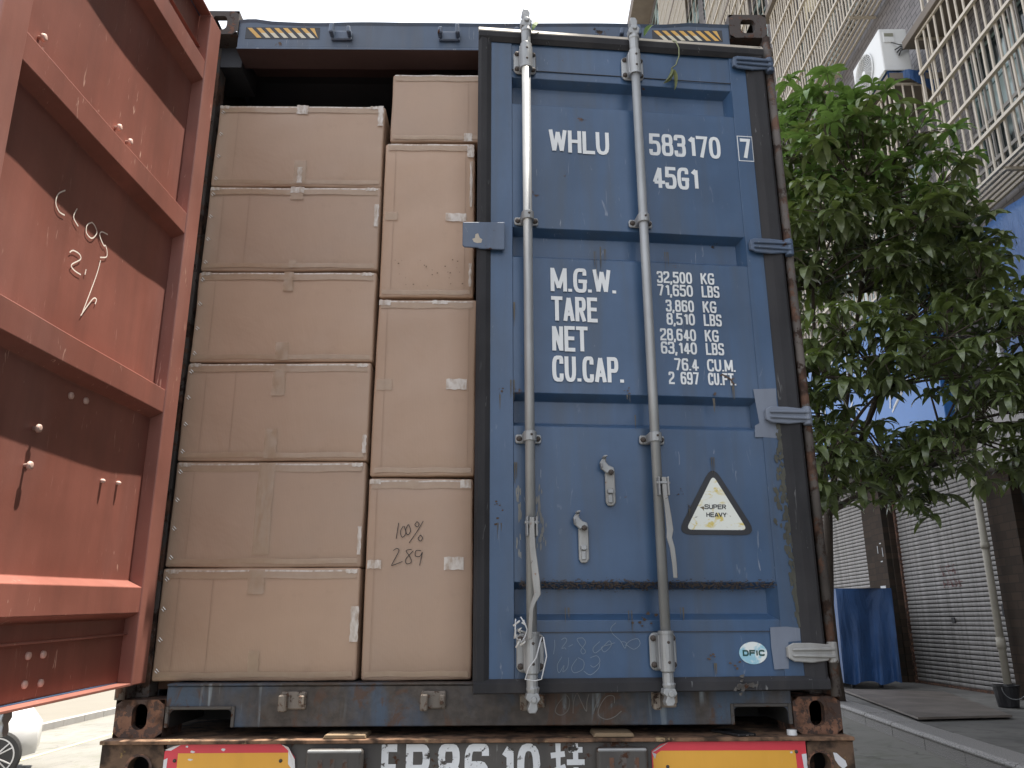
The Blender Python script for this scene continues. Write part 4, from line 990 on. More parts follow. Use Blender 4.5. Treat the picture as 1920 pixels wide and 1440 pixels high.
CH = {'c1': [(0.258, 0.307), (0.259, 0.29), (0.254, 0.262)], 'c2': [(0.281, 0.307), (0.293, 0.313), (0.299, 0.304), (0.282, 0.281), (0.292, 0.282), (0.296, 0.277)], 'c3': [(0.305, 0.286), (0.319, 0.292)], 'c4': [(0.353, 0.313), (0.334, 0.31), (0.343, 0.292), (0.361, 0.271), (0.352, 0.262), (0.346, 0.274), (0.362, 0.298), (0.353, 0.313)], 'c5': [(0.41, 0.301), (0.387, 0.28), (0.393, 0.265), (0.416, 0.28), (0.442, 0.303), (0.448, 0.288), (0.425, 0.268), (0.416, 0.283), (0.442, 0.291), (0.461, 0.297)], 'c6': [(0.467, 0.361), (0.449, 0.343), (0.456, 0.324), (0.48, 0.303), (0.494, 0.279), (0.499, 0.297), (0.48, 0.3)], 'c7': [(0.499, 0.291), (0.524, 0.276), (0.546, 0.291), (0.539, 0.309), (0.513, 0.303), (0.496, 0.288)], 'c8': [(0.282, 0.254), (0.266, 0.228), (0.271, 0.204), (0.288, 0.227), (0.284, 0.207), (0.3, 0.221), (0.304, 0.251)], 'c9': [(0.332, 0.248), (0.313, 0.221), (0.322, 0.204), (0.35, 0.215), (0.354, 0.239), (0.335, 0.251)], 'c10': [(0.376, 0.25), (0.399, 0.256), (0.408, 0.238), (0.388, 0.221), (0.376, 0.227)], 'c11': [(0.408, 0.232), (0.401, 0.215), (0.375, 0.197), (0.353, 0.209)]}
scribble('chalk_mark', CH.values(), .0019, .0006, M['chalk'], Dr)
# seal wires at the foot of the first rod
m = MB()
for pts in ([(.208, .318), (.217, .26), (.2, .191), (.18, .186), (.149, .191), (.160, .225), (.183, .254), (.202, .318)], [(.119, .374), (.117, .34), (.119, .318), (.137, .301), (.150, .320), (.156, .341), (.148, .36), (.135, .38)]):
    m.tube([(a, -.092-.006*math.sin(i*1.3), b) for i, (a, b) in enumerate(pts)], .0022, 6)
obj('seal_wire', m, M['hem'], Dr, smooth=True)
m = MB(); random.seed(4)
for i in range(7): 
    a = (.137+random.uniform(-.02, .02), -.06-random.uniform(0, .02), .30+random.uniform(-.01, .075)); m.tube([a, (a[0]+random.uniform(-.012, .012), a[1]-.008, a[2]+random.uniform(-.012, .012)), (a[0]+random.uniform(-.02, .02), a[1], a[2]+random.uniform(-.02, .02))], .0035, 6)
obj('wire_knot', m, M['clothw'], Dr, smooth=True)
# torn rubber and rust scabs
random.seed(9)
m = MB()
for i in range(26):
    x = .885+random.gauss(0, .022); z = .160+random.gauss(0, .010); l_ = random.uniform(.005, .014)
    m.add([(x, -.019, z), (x+l_, -.024-random.uniform(0, .006), z+.003), (x+l_*.6, -.023, z-.008), (x-.003, -.0195, z-.006)], [(0, 1, 2, 3)])
obj('torn_rubber', m, M['beam'], Dr)
def scab(name, spots, mat, y, seed):
    random.seed(seed); m = MB(); q = 0
    for (x, z, rx, rz) in spots:
        for k_ in range(max(5, int(70*(rx+rz)))):
            a = x+random.gauss(0, rx*.42); b = z+random.gauss(0, rz*.42); s_ = random.uniform(.002, .009)*(.6+rx*6)
            n = 7; P = [(a+s_*random.uniform(.5, 1.2)*math.cos(2*math.pi*j/n), y-.00004*q, b+s_*.7*random.uniform(.5, 1.2)*math.sin(2*math.pi*j/n)) for j in range(n)]
            m.add(P, [tuple(range(n))]); q += 1
    o_ = obj(name, m, mat, Dr); o_['kind'] = 'stuff'; return o_
scab('rust_spots', [(.60, .325+.055, .07, .02), (.56, .36, .05, .012), (.075, .70, .03, .05), (.07, .76, .02, .02), (.08, 1.155, .012, .02), (.745, .88-.13, .006, .02), (.72, .80, .012, .02), (.79, .25, .02, .03), (.86, .225, .04, .025), (.545, 1.168, .012, .012), (.87, 1.165, .006, .02), (.94, 1.215, .012, .03), (.63, 1.255-.28, .01, .02)], paint('rust_scab', (.075, .048, .032), .9, var=.4, bumpy=.8), -.0006, 5)
random.seed(31); m = MB(); q = 0
for (x, z, l_) in ((.075, 1.145, .06), (.073, .69, .05), (.745, .745, .03), (.80, .23, .035), (.545, 1.155, .03), (.87, 1.15, .05), (.94, 1.20, .06), (.30, .41, .05), (.52, .40, .07), (.70, .41, .05), (.46, 1.74, .09), (.44, 1.72, .12), (.475, 1.73, .07), (.72, 1.73, .08), (.56, 1.08, .05), (.84, .93, .07), (.125, 1.2, .1), (.126, .9, .08), (.127, 1.5, .09)):
    for k_ in range(3):
        a = x+random.gauss(0, .005); w = random.uniform(.001, .0028); ll_ = l_*random.uniform(.5, 1.1)
        m.add([(a-w, -.0006-.00004*q, z), (a+w, -.0006-.00004*q, z), (a+w*.2, -.0006-.00004*q, z-ll_), (a-w*.2, -.0006-.00004*q, z-ll_)], [(0, 1, 2, 3)]); q += 1
o = obj('rust_runs', m, paint('rust_run_stain', (.085, .075, .06), .8, var=.3), Dr); o['kind'] = 'stuff'
random.seed(8)
m = MB(); q = 0
for k_ in range(2600):
    x = random.uniform(.14, 1.03); z = .431+.053+random.gauss(0, .0075); s_ = random.uniform(.001, .0045); n = 6
    if random.random() < abs(x-.58)*1.0: continue
    t = min(1, max(0, (.431+.067-z)/.025)); y = .003+.036*t-.00002*q
    m.add([(x+s_*math.cos(2*math.pi*j/n)*random.uniform(.6, 1.3), y+.02*math.sin(2*math.pi*j/n)*s_*-2, z+s_*.5*math.sin(2*math.pi*j/n)*random.uniform(.6, 1.2)) for j in range(n)], [tuple(range(n))]); q += 1
o = obj('rust_spots', m, paint('trough_rust', (.048, .034, .026), .9, var=.5), Dr); o['kind'] = 'stuff'
m = MB(); q = 0
for k_ in range(300):
    z = random.uniform(.35, 1.05); f_ = math.exp(-((z-.75)/.22)**2); x = 1.112-abs(random.gauss(0, .012))*(.4+f_*1.6); s_ = random.uniform(.002, .010); n = 6
    m.add([(min(1.112, x+s_*math.cos(2*math.pi*j/n)*random.uniform(.5, 1.1)), -.0007-.00001*q, z+s_*1.6*math.sin(2*math.pi*j/n)*random.uniform(.6, 1.3)) for j in range(n)], [tuple(range(n))]); q += 1
o = obj('grime', m, paint('grime_scab', (.075, .075, .06), .9, var=.4), Dr); o['kind'] = 'stuff'
# bare scuffs beside the first rod
m = MB(); q = 0
for k_ in range(46):
    z = random.uniform(.58, .82); x = .150-random.uniform(0, .016) if k_ < 20 else .214+random.gauss(0, .008); n = 6; s_ = random.uniform(.002, .005)
    m.add([(x+s_*math.cos(2*math.pi*j/n)*random.uniform(.5, 1.1), .0038-.00003*q, z+s_*4*math.sin(2*math.pi*j/n)*random.uniform(.6, 1.3)) for j in range(n)], [tuple(range(n))]); q += 1
o = obj('scuff_marks', m, paint('bare_scuff', (.22, .22, .21), .7, var=.5), Dr); o['kind'] = 'stuff'
m = MB(); ribbon(m, [(.897, 1.238), (.905, 1.243), (.918, 1.236), (.932, 1.228), (.948, 1.205)], .006, .0008); obj('scratch', m, bpy.data.materials['rust_scab'], Dr)

# ---- left door, swung right open: inner red face towards the camera
la, ll, lb = .02866, .01285, -.02683
dv = Vector((-math.sin(la), -math.cos(la), 0)); nv = Vector((math.cos(la), -math.sin(la), 0)); uv = Vector((0, 0, 1))
up2 = uv*math.cos(ll)+nv*math.sin(ll); n2 = nv*math.cos(ll)-uv*math.sin(ll); d3 = dv*math.cos(lb)+up2*math.sin(lb); u3 = up2*math.cos(lb)-dv*math.sin(lb)
Wl = 1.235
Dl = door('door', Wl, .002, 2.562, (.272, .953, 1.640, 2.302), (.160, 2.408), [M['blue'], M['red'], M['redrail']], False, (.106, .104),
          ((2.45, M['bluepatch']), (1.60, M['bluepatch']), (.92, M['bluepatch']), (.10, M['bluepatch'])), bulge=-.004)
o3 = Vector((-1.128, 0, .17))-n2*.055
mm4 = Matrix.Identity(4)
for i in range(3): mm4[i][0] = d3[i]; mm4[i][1] = n2[i]; mm4[i][2] = u3[i]; mm4[i][3] = o3[i]
Dl.matrix_local = mm4
rod(Dl, Wl-.176, -.075, 2.62, ((.05, .17), (2.33, 2.44)), (1.67, .82), M['galv'], -.002)
rod(Dl, Wl-.621, -.075, 2.62, ((.05, .17), (2.33, 2.44)), (1.67, .82), M['galv'], -.002)
def knob(x, z, r, h, mush):
    m = MB(); y = .0065+dent(x, z, .104, 1.133, False, -.004)
    if mush: m.tube([(x, y, z), (x, y+h*.55, z+.001), (x+.001, y+h*.62, z), (x, y+h*.95, z), (x, y+h, z)], [r*.45, r*.42, r*1.0, r*.9, r*.45], 9)
    else: m.tube([(x, y, z), (x, y+h*.7, z), (x, y+h, z)], [r, r*.95, r*.5], 9)
    obj('bolt_end', m, M['redfrost'], Dl, smooth=True)
for x, z, mu in ((.76, .72, 1), (.774, .617, 1), (.373, .632, 0), (.274, .639, 0), (1.02, 1.745, 1), (.584, 1.745, 1), (.509, 1.738, 1)): knob(x, z, .012 if mu else .007, .022 if mu else .013, mu)
for x, z in ((.61, .848), (.529, .852), (.626, .128), (.555, .127), (.623, .055), (.547, .052)): knob(x, z, .011, .010, 0)
RC = [[(0.726, 1.248), (0.71, 1.261), (0.676, 1.264), (0.668, 1.251), (0.708, 1.217), (0.691, 1.207), (0.654, 1.208)], [(0.631, 1.235), (0.633, 1.217)], [(0.546, 1.352), (0.533, 1.339), (0.531, 1.319), (0.566, 1.302)],
      [(0.561, 1.294), (0.574, 1.232), (0.62, 1.094)], [(0.624, 1.09), (0.602, 1.123), (0.571, 1.164), (0.553, 1.168), (0.557, 1.151)],
      [(0.794, 1.41), (0.824, 1.383), (0.829, 1.353), (0.807, 1.337), (0.778, 1.34)], [(0.723, 1.389), (0.734, 1.356), (0.704, 1.341)], [(0.637, 1.386), (0.66, 1.366), (0.657, 1.342), (0.625, 1.339), (0.603, 1.367), (0.62, 1.383), (0.637, 1.386)], [(0.542, 1.39), (0.577, 1.383), (0.585, 1.367), (0.556, 1.347), (0.548, 1.352)]]
for R_ in RC: scribble('chalk_mark', [R_], .0040, .0098, M['chalkw'], Dl, conf=lambda x, z: dent(x, z, .104, 1.133, False, -.004))

# ------------------------------------------------------------------ CARTONS
def rbox(sx, sy, sz, r, nx, ny, nz, seed, bul=.006):
    def ax(s_, n): return [-s_/2, -s_/2+r*.45, -s_/2+r]+[-s_/2+r+(s_-2*r)*i/n for i in range(1, n)]+[s_/2-r, s_/2-r*.45, s_/2]
    A, Bx, Cx = ax(sx, nx), ax(sy, ny), ax(sz, nz); idx = {}; m = MB()
    H = Vector((sx/2-r, sy/2-r, sz/2-r))
    def V(p):
        k_ = tuple(round(q, 5) for q in p)
        if k_ in idx: return idx[k_]
        v = Vector(p); c = Vector((max(-H.x, min(H.x, v.x)), max(-H.y, min(H.y, v.y)), max(-H.z, min(H.z, v.z)))); d = v-c
        q = c+d.normalized()*r if d.length > 1e-9 else v
        nn_ = noise.noise_vector(q*2.1+Vector((seed*3.7, 0, seed))); e2 = noise.noise_vector(q*9+Vector((seed, seed*2, 0)))
        fx = max(0, 1-(2*q.x/sx)**2)*max(0, 1-(2*q.z/sz)**2)
        q = q+nn_*.0055+e2*.0020+Vector((0, -bul*fx if q.y < 0 else 0, 0))
        m.v.append(tuple(q)); idx[k_] = len(m.v)-1; return idx[k_]
    def face(P, Q, f):
        for i in range(len(P)-1):
            for j in range(len(Q)-1):
                m.f.append(tuple(V(f(a, b)) for a, b in ((P[i], Q[j]), (P[i+1], Q[j]), (P[i+1], Q[j+1]), (P[i], Q[j+1])))); m.mi.append(0)
    face(A, Cx, lambda a, b: (a, -sy/2, b)); face(Cx, A, lambda a, b: (b, sy/2, a)); face(Bx, Cx, lambda a, b: (sx/2, a, b)); face(Cx, Bx, lambda a, b: (-sx/2, b, a))
    face(A, Bx, lambda a, b: (a, b, sz/2)); face(Bx, A, lambda a, b: (b, a, -sz/2))
    return m
def carton(x0, x1, z0, z1, y, label, seed, tapes=(), wt=(), staples=True, marks=None, creases=(.10,), dep=.48, seam=None):
    t = thing('carton', label, 'cardboard box', ((x0+x1)/2, y, z0), 0, 'cartons stacked in the container doorway')
    w, h = x1-x0-.003, z1-z0-.003
    m = rbox(w, dep, h, .009, 10, 3, 7, seed); m.v = [(a, b+dep/2, c+h/2) for a, b, c in m.v]
    b_ = obj('box_body', m, CB[seed % 3], t, smooth=True)
    X = lambda q: q-(x0+x1)/2
    def strip(name, a0, a1, b0, b1, mt, off, wig=.0015):
        random.seed(int(seed*100+a0*999+b0*77)); m = MB(); vert = (b1-b0) > (a1-a0); n = 8
        def f(u, v):
            px = X(a0+(a1-a0)*u); pz = b0+(b1-b0)*v-z0; fx = max(0, 1-(2*px/w)**2)*max(0, 1-(2*(pz-h/2)/h)**2)
            yy = -.0046-.006*fx-off+.0007*math.sin(px*90+seed)*math.sin(pz*70)
            e = wig*math.sin(v*17+seed*3+u*3) if vert else 0; e2 = 0 if vert else wig*math.sin(u*13+seed)
            return (px+e, yy, pz+e2)
        m.grid(f, n if not vert else 3, n if vert else 3); return obj(name, m, mt, t, smooth=True)
    for i, (a0, a1, b0, b1) in enumerate(tapes): strip('tape', a0, a1, b0, b1, M['tape'], .0006+.0003*i)
    for i, (a0, a1, b0, b1) in enumerate(wt): strip('tape', a0, a1, b0, b1, M['tapew'], .0018+.0003*i)
    # flap seam and corner tape at the top edge, white glare painted in
    m = MB(); sm = z1-.0225 if seam is None else seam
    strip('flap_edge_glare', x0+.012, x1-.012, z1-.016, z1-.0100, M['tapew'], .0003, .0012)
    strip('tape', x0+.014, x1-.014, z1-.040, z1-.0165, M['tape'], .0001, .002)
    strip('tape', x0+.014, x1-.014, z0+.012, z0+.030, M['tape'], .0001, .002)
    if staples:
        m = MB()
        for q in range(4):
            zz = h*(.10+.27*q); xx = -w/2+.022
            m.tube([(xx-.006, -.006, zz+.004), (xx-.005, -.0085, zz+.004), (xx+.005, -.0085, zz-.006), (xx+.006, -.006, zz-.006)], .0012, 5)
            m.tube([(xx-.010, -.006, zz-.003), (xx-.009, -.008, zz-.003), (xx-.001, -.008, zz-.011), (xx, -.006, zz-.011)], .0010, 5)
        obj('staple', m, M['staple'], t)['kind'] = 'stuff'
    m = MB()
    for c in creases: ribbon(m, [(-w/2+w*c, .03), (-w/2+w*c+.001, h*.5), (-w/2+w*c, h-.03)], .0012, -.0075)
    obj('crease', m, plain('crease_%d' % seed, (.33, .235, .17), .8), t)
    if marks: marks(t, X, z0)
    return t
xl0, xl1 = -1.128, -.424
zl = [.172, .556, .942, 1.327, 1.708, 2.083, 2.472]
labs = ['lowest carton of the wide left stack, standing on the container sill', 'second carton from the bottom of the wide left stack', 'third carton from the bottom of the wide left stack',
        'fourth carton from the bottom of the wide left stack, nicked near its edge', 'second carton from the top of the wide left stack', 'topmost carton of the wide left stack, open dark space above it']
tp = [[(-.83, -.772, .462, .548), (-.806, -.770, .185, .272)], [(-.826, -.766, .60, .935)], [(-.812, -.766, .95, 1.062), (-.80, -.752, 1.19, 1.318)], [(-.80, -.752, 1.335, 1.405), (-.79, -.752, 1.62, 1.703)], [(-.775, -.745, 1.72, 1.75), (-.79, -.737, 2.02, 2.078)], [(-.785, -.735, 2.098, 2.20)]]
wtp = [[(-.46, -.432, .30, .42)], [(-.45, -.437, .60, .70)], [(-.448, -.434, .97, 1.04)], [], [(-.445, -.428, 1.90, 2.0), (-.79, -.735, 2.05, 2.078)], [(-.793, -.745, 2.424, 2.468), (-.45, -.428, 2.37, 2.466), (-.77, -.75, 2.1, 2.17)]]
for i in range(6):
    carton(xl0+(-.010, -.006, -.004, -.002, .003, .006)[i], xl1+(-.008, -.008, -.004, 0, .002, .004)[i], zl[i], zl[i+1], .06+(0, .004, -.003, .002, -.002, .003)[i], labs[i], i+1, tp[i], wtp[i]+[(xl0+.012, xl0+.05, zl[i+1]-.022, zl[i+1]-.008), (xl1-.06, xl1-.02, zl[i+1]-.022, zl[i+1]-.008)], True, None, ((.09, .26), (.10,), (.11, .27), (.10,), (.09, .24), (.12,))[i])
def penmarks(t, X, z0):
    def W(px, pz): return (X(px), pz-z0)
    m = MB(); q = 0
    for pts in ([(-.302, .712), (-.306, .68), (-.309, .655)], [(-.285, .70), (-.295, .68), (-.287, .66), (-.275, .675), (-.282, .70)], [(-.268, .705), (-.276, .685), (-.268, .668), (-.258, .684), (-.266, .706)],
                [(-.213, .718), (-.235, .68), (-.262, .640)], [(-.236, .716), (-.243, .704), (-.233, .697), (-.228, .708), (-.236, .716)], [(-.222, .668), (-.230, .655), (-.221, .646), (-.214, .658), (-.222, .668)],
                [(-.318, .613), (-.305, .62), (-.298, .61), (-.320, .566), (-.318, .561), (-.284, .574)], [(-.252, .617), (-.272, .612), (-.258, .592), (-.252, .572), (-.268, .566), (-.272, .582), (-.246, .612)],
                [(-.218, .612), (-.236, .612), (-.238, .594), (-.222, .592), (-.214, .606), (-.216, .592), (-.222, .560)]):
        P = [W(*p) for p in pts]; E_ = [Vector(p) for p in [P[0]]+P+[P[-1]]]; out = []
        for a in range(1, len(E_)-2):
            for k_ in range(5):
                tt = k_/5; p0, p1, p2, p3 = E_[a-1], E_[a], E_[a+1], E_[a+2]; out.append(.5*((2*p1)+(-p0+p2)*tt+(2*p0-5*p1+4*p2-p3)*tt*tt+(-p0+3*p1-3*p2+p3)*tt**3))
        out.append(E_[-1]); ribbon(m, [(v.x, v.y) for v in out], .0026, -.0128-.0001*q); q += 1
    obj('pen_marking', m, M['ink'], t)
def specks(t, X, z0):
    random.seed(77); m = MB()
    for q in range(26):
        a = X(random.uniform(-.36, -.08)); b = random.uniform(.04, .16); r_ = random.uniform(.0015, .004)
        m.add([(a+r_*math.cos(v), -.0130-.00003*q, b+r_*.8*math.sin(v)) for v in (0, 1.05, 2.1, 3.14, 4.2, 5.2)], [(0, 1, 2, 3, 4, 5)])
    obj('dirt_speck', m, plain('carton_dirt', (.17, .115, .075), .8), t)['kind'] = 'stuff'
xr0, xr1 = -.414, -.031
carton(xr0-.005, xr1, .172, .878, .062, 'tall lowest carton of the narrow middle stack, with 100% and 289 written on it', 11, [(-.31, -.235, .846, .866)], [(-.135, -.065, .545, .59), (-.41, -.36, .55, .58), (xr0, xr0+.04, .855, .872), (xr1-.05, xr1-.01, .84, .87)], False, penmarks, (.08,))
carton(xr0-.002, xr1+.003, .885, 1.588, .058, 'tall carton second from the bottom in the narrow middle stack', 12, [(-.405, -.346, 1.213, 1.256)], [(-.14, -.062, 1.215, 1.257), (xr0+.005, xr0+.05, 1.56, 1.582), (-.2, -.14, 1.565, 1.58)], False, None, (.1, .93))
carton(xr0+.000, xr1-.008, 1.595, 2.292, .060, 'tall carton second from the top in the narrow middle stack, dirt specks near its foot', 13, [(-.4, -.35, 1.93, 1.965)], [(-.155, -.072, 1.924, 1.960), (xr1-.04, xr1-.012, 2.22, 2.28), (xr1-.028, xr1-.018, 1.99, 2.2), (xr1-.028, xr1-.018, 1.64, 1.74)], False, specks, (.12, .9))
carton(-.398, -.012, 2.298, 2.634, .066, 'topmost carton of the narrow middle stack, close under the container roof', 14, [], [(-.086, -.052, 2.300, 2.338)], False, None, (.85,))
carton(-.024, .36, .172, .89, .085, 'lowest carton of the stack mostly hidden behind the blue door', 15, staples=False)
carton(-.020, .36, .895, 1.60, .080, 'second carton of the stack mostly hidden behind the blue door', 16, staples=False)
carton(-.018, .36, 1.605, 2.28, .078, 'third carton of the stack mostly hidden behind the blue door', 17, staples=False)

# ------------------------------------------------------------------ TRAILER
T = thing('semi_trailer', 'rusty trailer tail under the container with red and yellow reflective boards', 'trailer')
m = MB(); m.box(-1.229, 1.229, -.066, 12.3, -.013, -.0008); obj('deck_plate', m, M['ledge'], T, .002)
m = MB(); m.box(-1.02, 1.072, -.045, .02, -.26, -.0135); obj('tail_beam', m, M['beam'], T, .003)
for x0, x1, hc in ((-1.226, -1.0225, -1.100), (1.0745, 1.227, 1.112)):
    m = MB(); n = 24; cz = -.085; r_ = .036; zt, zb = -.0135, -.19; hole = []; outer = []
    for j in range(n):
        t_ = 2*math.pi*j/n; c_, s_ = math.cos(t_), math.sin(t_); hole.append((hc+r_*c_, cz+r_*s_))
        k_ = min((x1-hc)/c_ if c_ > 1e-6 else 9, (x0-hc)/c_ if c_ < -1e-6 else 9, (zt-cz)/s_ if s_ > 1e-6 else 9, (zb-cz)/s_ if s_ < -1e-6 else 9); outer.append((hc+k_*c_, cz+k_*s_))
    m.add([(p[0], -.05, p[1]) for p in outer]+[(p[0], -.05, p[1]) for p in hole]+[(p[0], .0, p[1]) for p in hole],
          [(j, (j+1) % n, n+(j+1) % n, n+j) for j in range(n)]+[(n+j, n+(j+1) % n, 2*n+(j+1) % n, 2*n+j) for j in range(n)])
    for X in (x0, x1): m.add([(X, -.05, zb), (X, .2, zb), (X, .2, zt), (X, -.05, zt)], [(0, 1, 2, 3)])
    m.add([(x0, -.05, zb), (x1, -.05, zb), (x1, .2, zb), (x0, .2, zb)], [(0, 1, 2, 3)])
    obj('corner_housing', m, M['mustard'], T)
    m = MB(); ribbon(m, [(hc+.040*math.cos(2*math.pi*j/24), cz+.040*math.sin(2*math.pi*j/24)) for j in range(24)], .008, -.0535, True); obj('hole_rim', m, M['rust'], T)
    m = MB(); m.box(x0+.001, x1-.001, .11, .13, -.189, -.014); obj('housing_back', m, M['dark'], T)
    m = MB(); m.box(hc-.012, hc+.02, .06, .09, cz-.05, cz+.05); obj('twistlock', m, M['rust'], T)
m = MB(); P = [(1.158, -.05), (1.17, -.052), (1.180, -.062), (1.196, -.075), (1.20, -.09), (1.186, -.10), (1.172, -.088), (1.162, -.072)]; m.add([(x, -.0508, z) for x, z in P], [tuple(range(8))]); obj('peeled_patch', m, M['silver'], T)
def sign(x0, x1, zt, torn):
    zb = -.26; P = MB(); c = .03
    if torn < 0: pl = [(x0, zb), (x1, zb), (x1, zt-.04), (x1-.02, zt-.016), (x1-.05, zt), (x0+.05, zt), (x0, zt-.02)]
    else: pl = [(x0, zb), (x1, zb), (x1, zt), (x0+.06, zt), (x0+.03, zt-.008), (x0, zt-.028)]
    P.prism(pl, -.0495, -.0452, 'xz'); o_ = obj('reflective_board', P, M['sigred'], T)
    q = MB()
    if torn < 0: q.add([(x0+.044, -.0499, zb), (x1-.004, -.0499, zb), (x1-.004, -.0499, zt-.045), (x1-.018, -.0499, zt-.026), (x0+.044, -.0499, zt-.026)], [(0, 1, 2, 3, 4)])
    else: q.add([(x0+.004, -.0499, zb), (x1-.030, -.0499, zb), (x1-.036, -.0499, zt-.028), (x0+.03, -.0499, zt-.027), (x0+.004, -.0499, zt-.045)], [(0, 1, 2, 3, 4)])
    obj('yellow_field', q, M['sigyel'], o_)
    q = MB()
    sc = [(x0+.07, zt-.006), (x0+.09, zt-.022), (x0+.19, zt-.016), (x0+.085, zt-.045)] if torn < 0 else [(x1-.05, zt-.034)]
    random.seed(3)
    for (a, b) in sc: q.add([(a+random.uniform(.003, .011)*math.cos(t_), -.0503, b+random.uniform(.002, .005)*math.sin(t_)) for t_ in (0, 1, 2, 3, 4, 5)], [(0, 1, 2, 3, 4, 5)])
    if torn < 0:
        q.add([(x1-.045, -.0505, zt-.001), (x1-.02, -.062, zt-.008), (x1+.002, -.058, zt-.045), (x1+.006, -.052, zt-.09), (x1-.02, -.0506, zt-.06), (x1-.022, -.0505, zt-.02)], [(0, 1, 2, 3, 4, 5)])
        q.add([(x0-.0, -.0505, zt-.016), (x0+.03, -.058, zt-.003), (x0+.05, -.052, zt-.001), (x0+.02, -.0505, zt-.018)], [(0, 1, 2, 3)]); q.add([(x0, -.0504, zt-.045), (x0+.012, -.0504, zt-.04), (x0+.01, -.0504, -.12), (x0, -.0504, -.12)], [(0, 1, 2, 3)])
    else:
        q.add([(x0+.0, -.0505, zt-.03), (x0+.02, -.060, zt-.014), (x0+.055, -.055, zt-.001), (x0+.012, -.0505, zt-.028)], [(0, 1, 2, 3)]); q.add([(x0, -.0504, zt-.03), (x0+.014, -.056, zt-.036), (x0+.010, -.0504, zt-.052)], [(0, 1, 2)])
        q.add([(x1-.016, -.0504, zt-.04), (x1, -.0504, zt-.038), (x1, -.0504, -.12), (x1-.010, -.0504, -.12)], [(0, 1, 2, 3)])
    obj('peeled_film', q, M['silver'], o_)
    for (a, b) in (((x0+.035, zt-.048), (x1-.045, zt-.05)) if torn < 0 else ((x0+.05, zt-.075), (x1-.033, zt-.032))):
        o2 = bpy.data.objects.new('rivet', BOLT[0]); COL.objects.link(o2); o2.parent = o_; o2.location = (a, -.0504, b); o2.scale = (.006, .004, .006)
sign(-1.022, -.600, -.0148, -1); sign(.562, 1.070, -.0148, 1)
for x0, x1 in ((-.556, -.374), (.377, .543)):
    m = MB(); m.box(x0, x1, -.095, -.0455, -.24, -.027); o = obj('tail_buffer', m, M['beam'], T, .012, seg=3)
    m = MB(); m.box(x0+.004, x1-.004, -.096, -.085, -.0375, -.0275); obj('worn_edge', m, M['galv'], o, .004, seg=2)
    m = MB(); 
    for q in range(3): m.box(x0+.04+q*.04, x0+.055+q*.04, -.0965, -.0952, -.1, -.055)
    obj('worn_print', m, M['rod_rust'], o)['kind'] = 'stuff'
for ch, x0, x1 in (('F', -.320, -.268), ('R', -.240, -.162), ('8', -.138, -.063), ('6', -.049, .030), ('1', .066, .112), ('0', .122, .197)):
    text(T, 'lettering', ch, x0, x1, -.165, -.018, -.0462, .023, M['stencil'])
m = MB()
for i, pts in enumerate(([(.232, -.055), (.278, -.050)], [(.256, -.018), (.256, -.150), (.240, -.140)], [(.232, -.105), (.280, -.088)], [(.290, -.038), (.336, -.038)], [(.313, -.018), (.313, -.080)], [(.284, -.075), (.342, -.075)], [(.290, -.110), (.336, -.110)], [(.313, -.09), (.313, -.150)], [(.284, -.150), (.342, -.150)])):
    ribbon(m, pts, .017, -.0462-.0001*i)
obj('lettering', m, M['stencil'], T)
for x in (-.45, .45):
    m = MB(); m.box(x-.07, x+.07, .021, 12, -.42, -.014); obj('chassis_rail', m, M['dark'], T)
for y in (2.0, 3.31, 4.62):
    m = MB(); m.tube([(-1.0, y, -.73), (1.0, y, -.73)], .07, 12); obj('axle', m, M['dark'], T)
    for s_ in (-1, 1):
        xa, xb = s_*.66, s_*1.22; zc = gz(s_*.95)+.505
        m = MB(); m.tube([(xa, y, zc), (xa+s_*.02, y, zc), (xb-s_*.02, y, zc), (xb, y, zc)], [.46, .5, .5, .46], 36); w_ = obj('wheel', m, M['tyre'], T)
        m = MB(); m.tube([(xb-s_*.08, y, zc), (xb+s_*.003, y, zc)], [.28, .28], 28); obj('rim', m, M['beam'], w_)
for x in (-.8, .8):
    m = MB(); m.box(x-.03, x+.03, -.02, .04, -.75, -.262); obj('guard_bracket', m, M['dark'], T)
m = MB(); m.box(-1.15, 1.15, -.04, .04, -.83, -.74); obj('underrun_bar', m, M['sigred'], T, .01)

# loose things on the deck and doors
for x0, x1, y0, lb in ((-.513, -.372, -.055, 'thin weathered wood block between container and deck, nearer the open red door'), (.372, .508, -.052, 'thin weathered wood block between container and deck, nearer the blue door rods')):
    m = MB(); m.prism([(x0, 0), (x1, 0), (x1-.004, .012), (x0+.008, .013)], y0, .08, 'xz'); m.v = [(a, b, c+.0002) for a, b, c in m.v]
    tag(obj('wood_block', m, M['wood'], None, .002), lb, 'wood block', 'wood blocks under the container')
ph = thing('smartphone', 'black smartphone lying in the fork pocket opening on the deck', 'phone', (.88, -.052, 0.0002), R(22))
m = MB(); m.box(-.036, .036, -.0, .15, 0, .0085); obj('phone_body', m, M['blackpl'], ph, .003, seg=2)
m = MB(); m.box(-.005, .006, -.0008, .001, .0025, .005); m.box(.012, .026, -.0008, .001, .003, .0045); obj('port', m, M['staple'], ph)
m = MB(); m.tube([(1.038, -.022, .0003), (1.038, -.022, .0165), (1.038, -.022, .0172)], [.0165, .016, .014], 20); tag(obj('bottle_cap', m, M['acwhite'], smooth=False), 'small white plastic bottle cap beside the rusty corner casting', 'bottle cap')
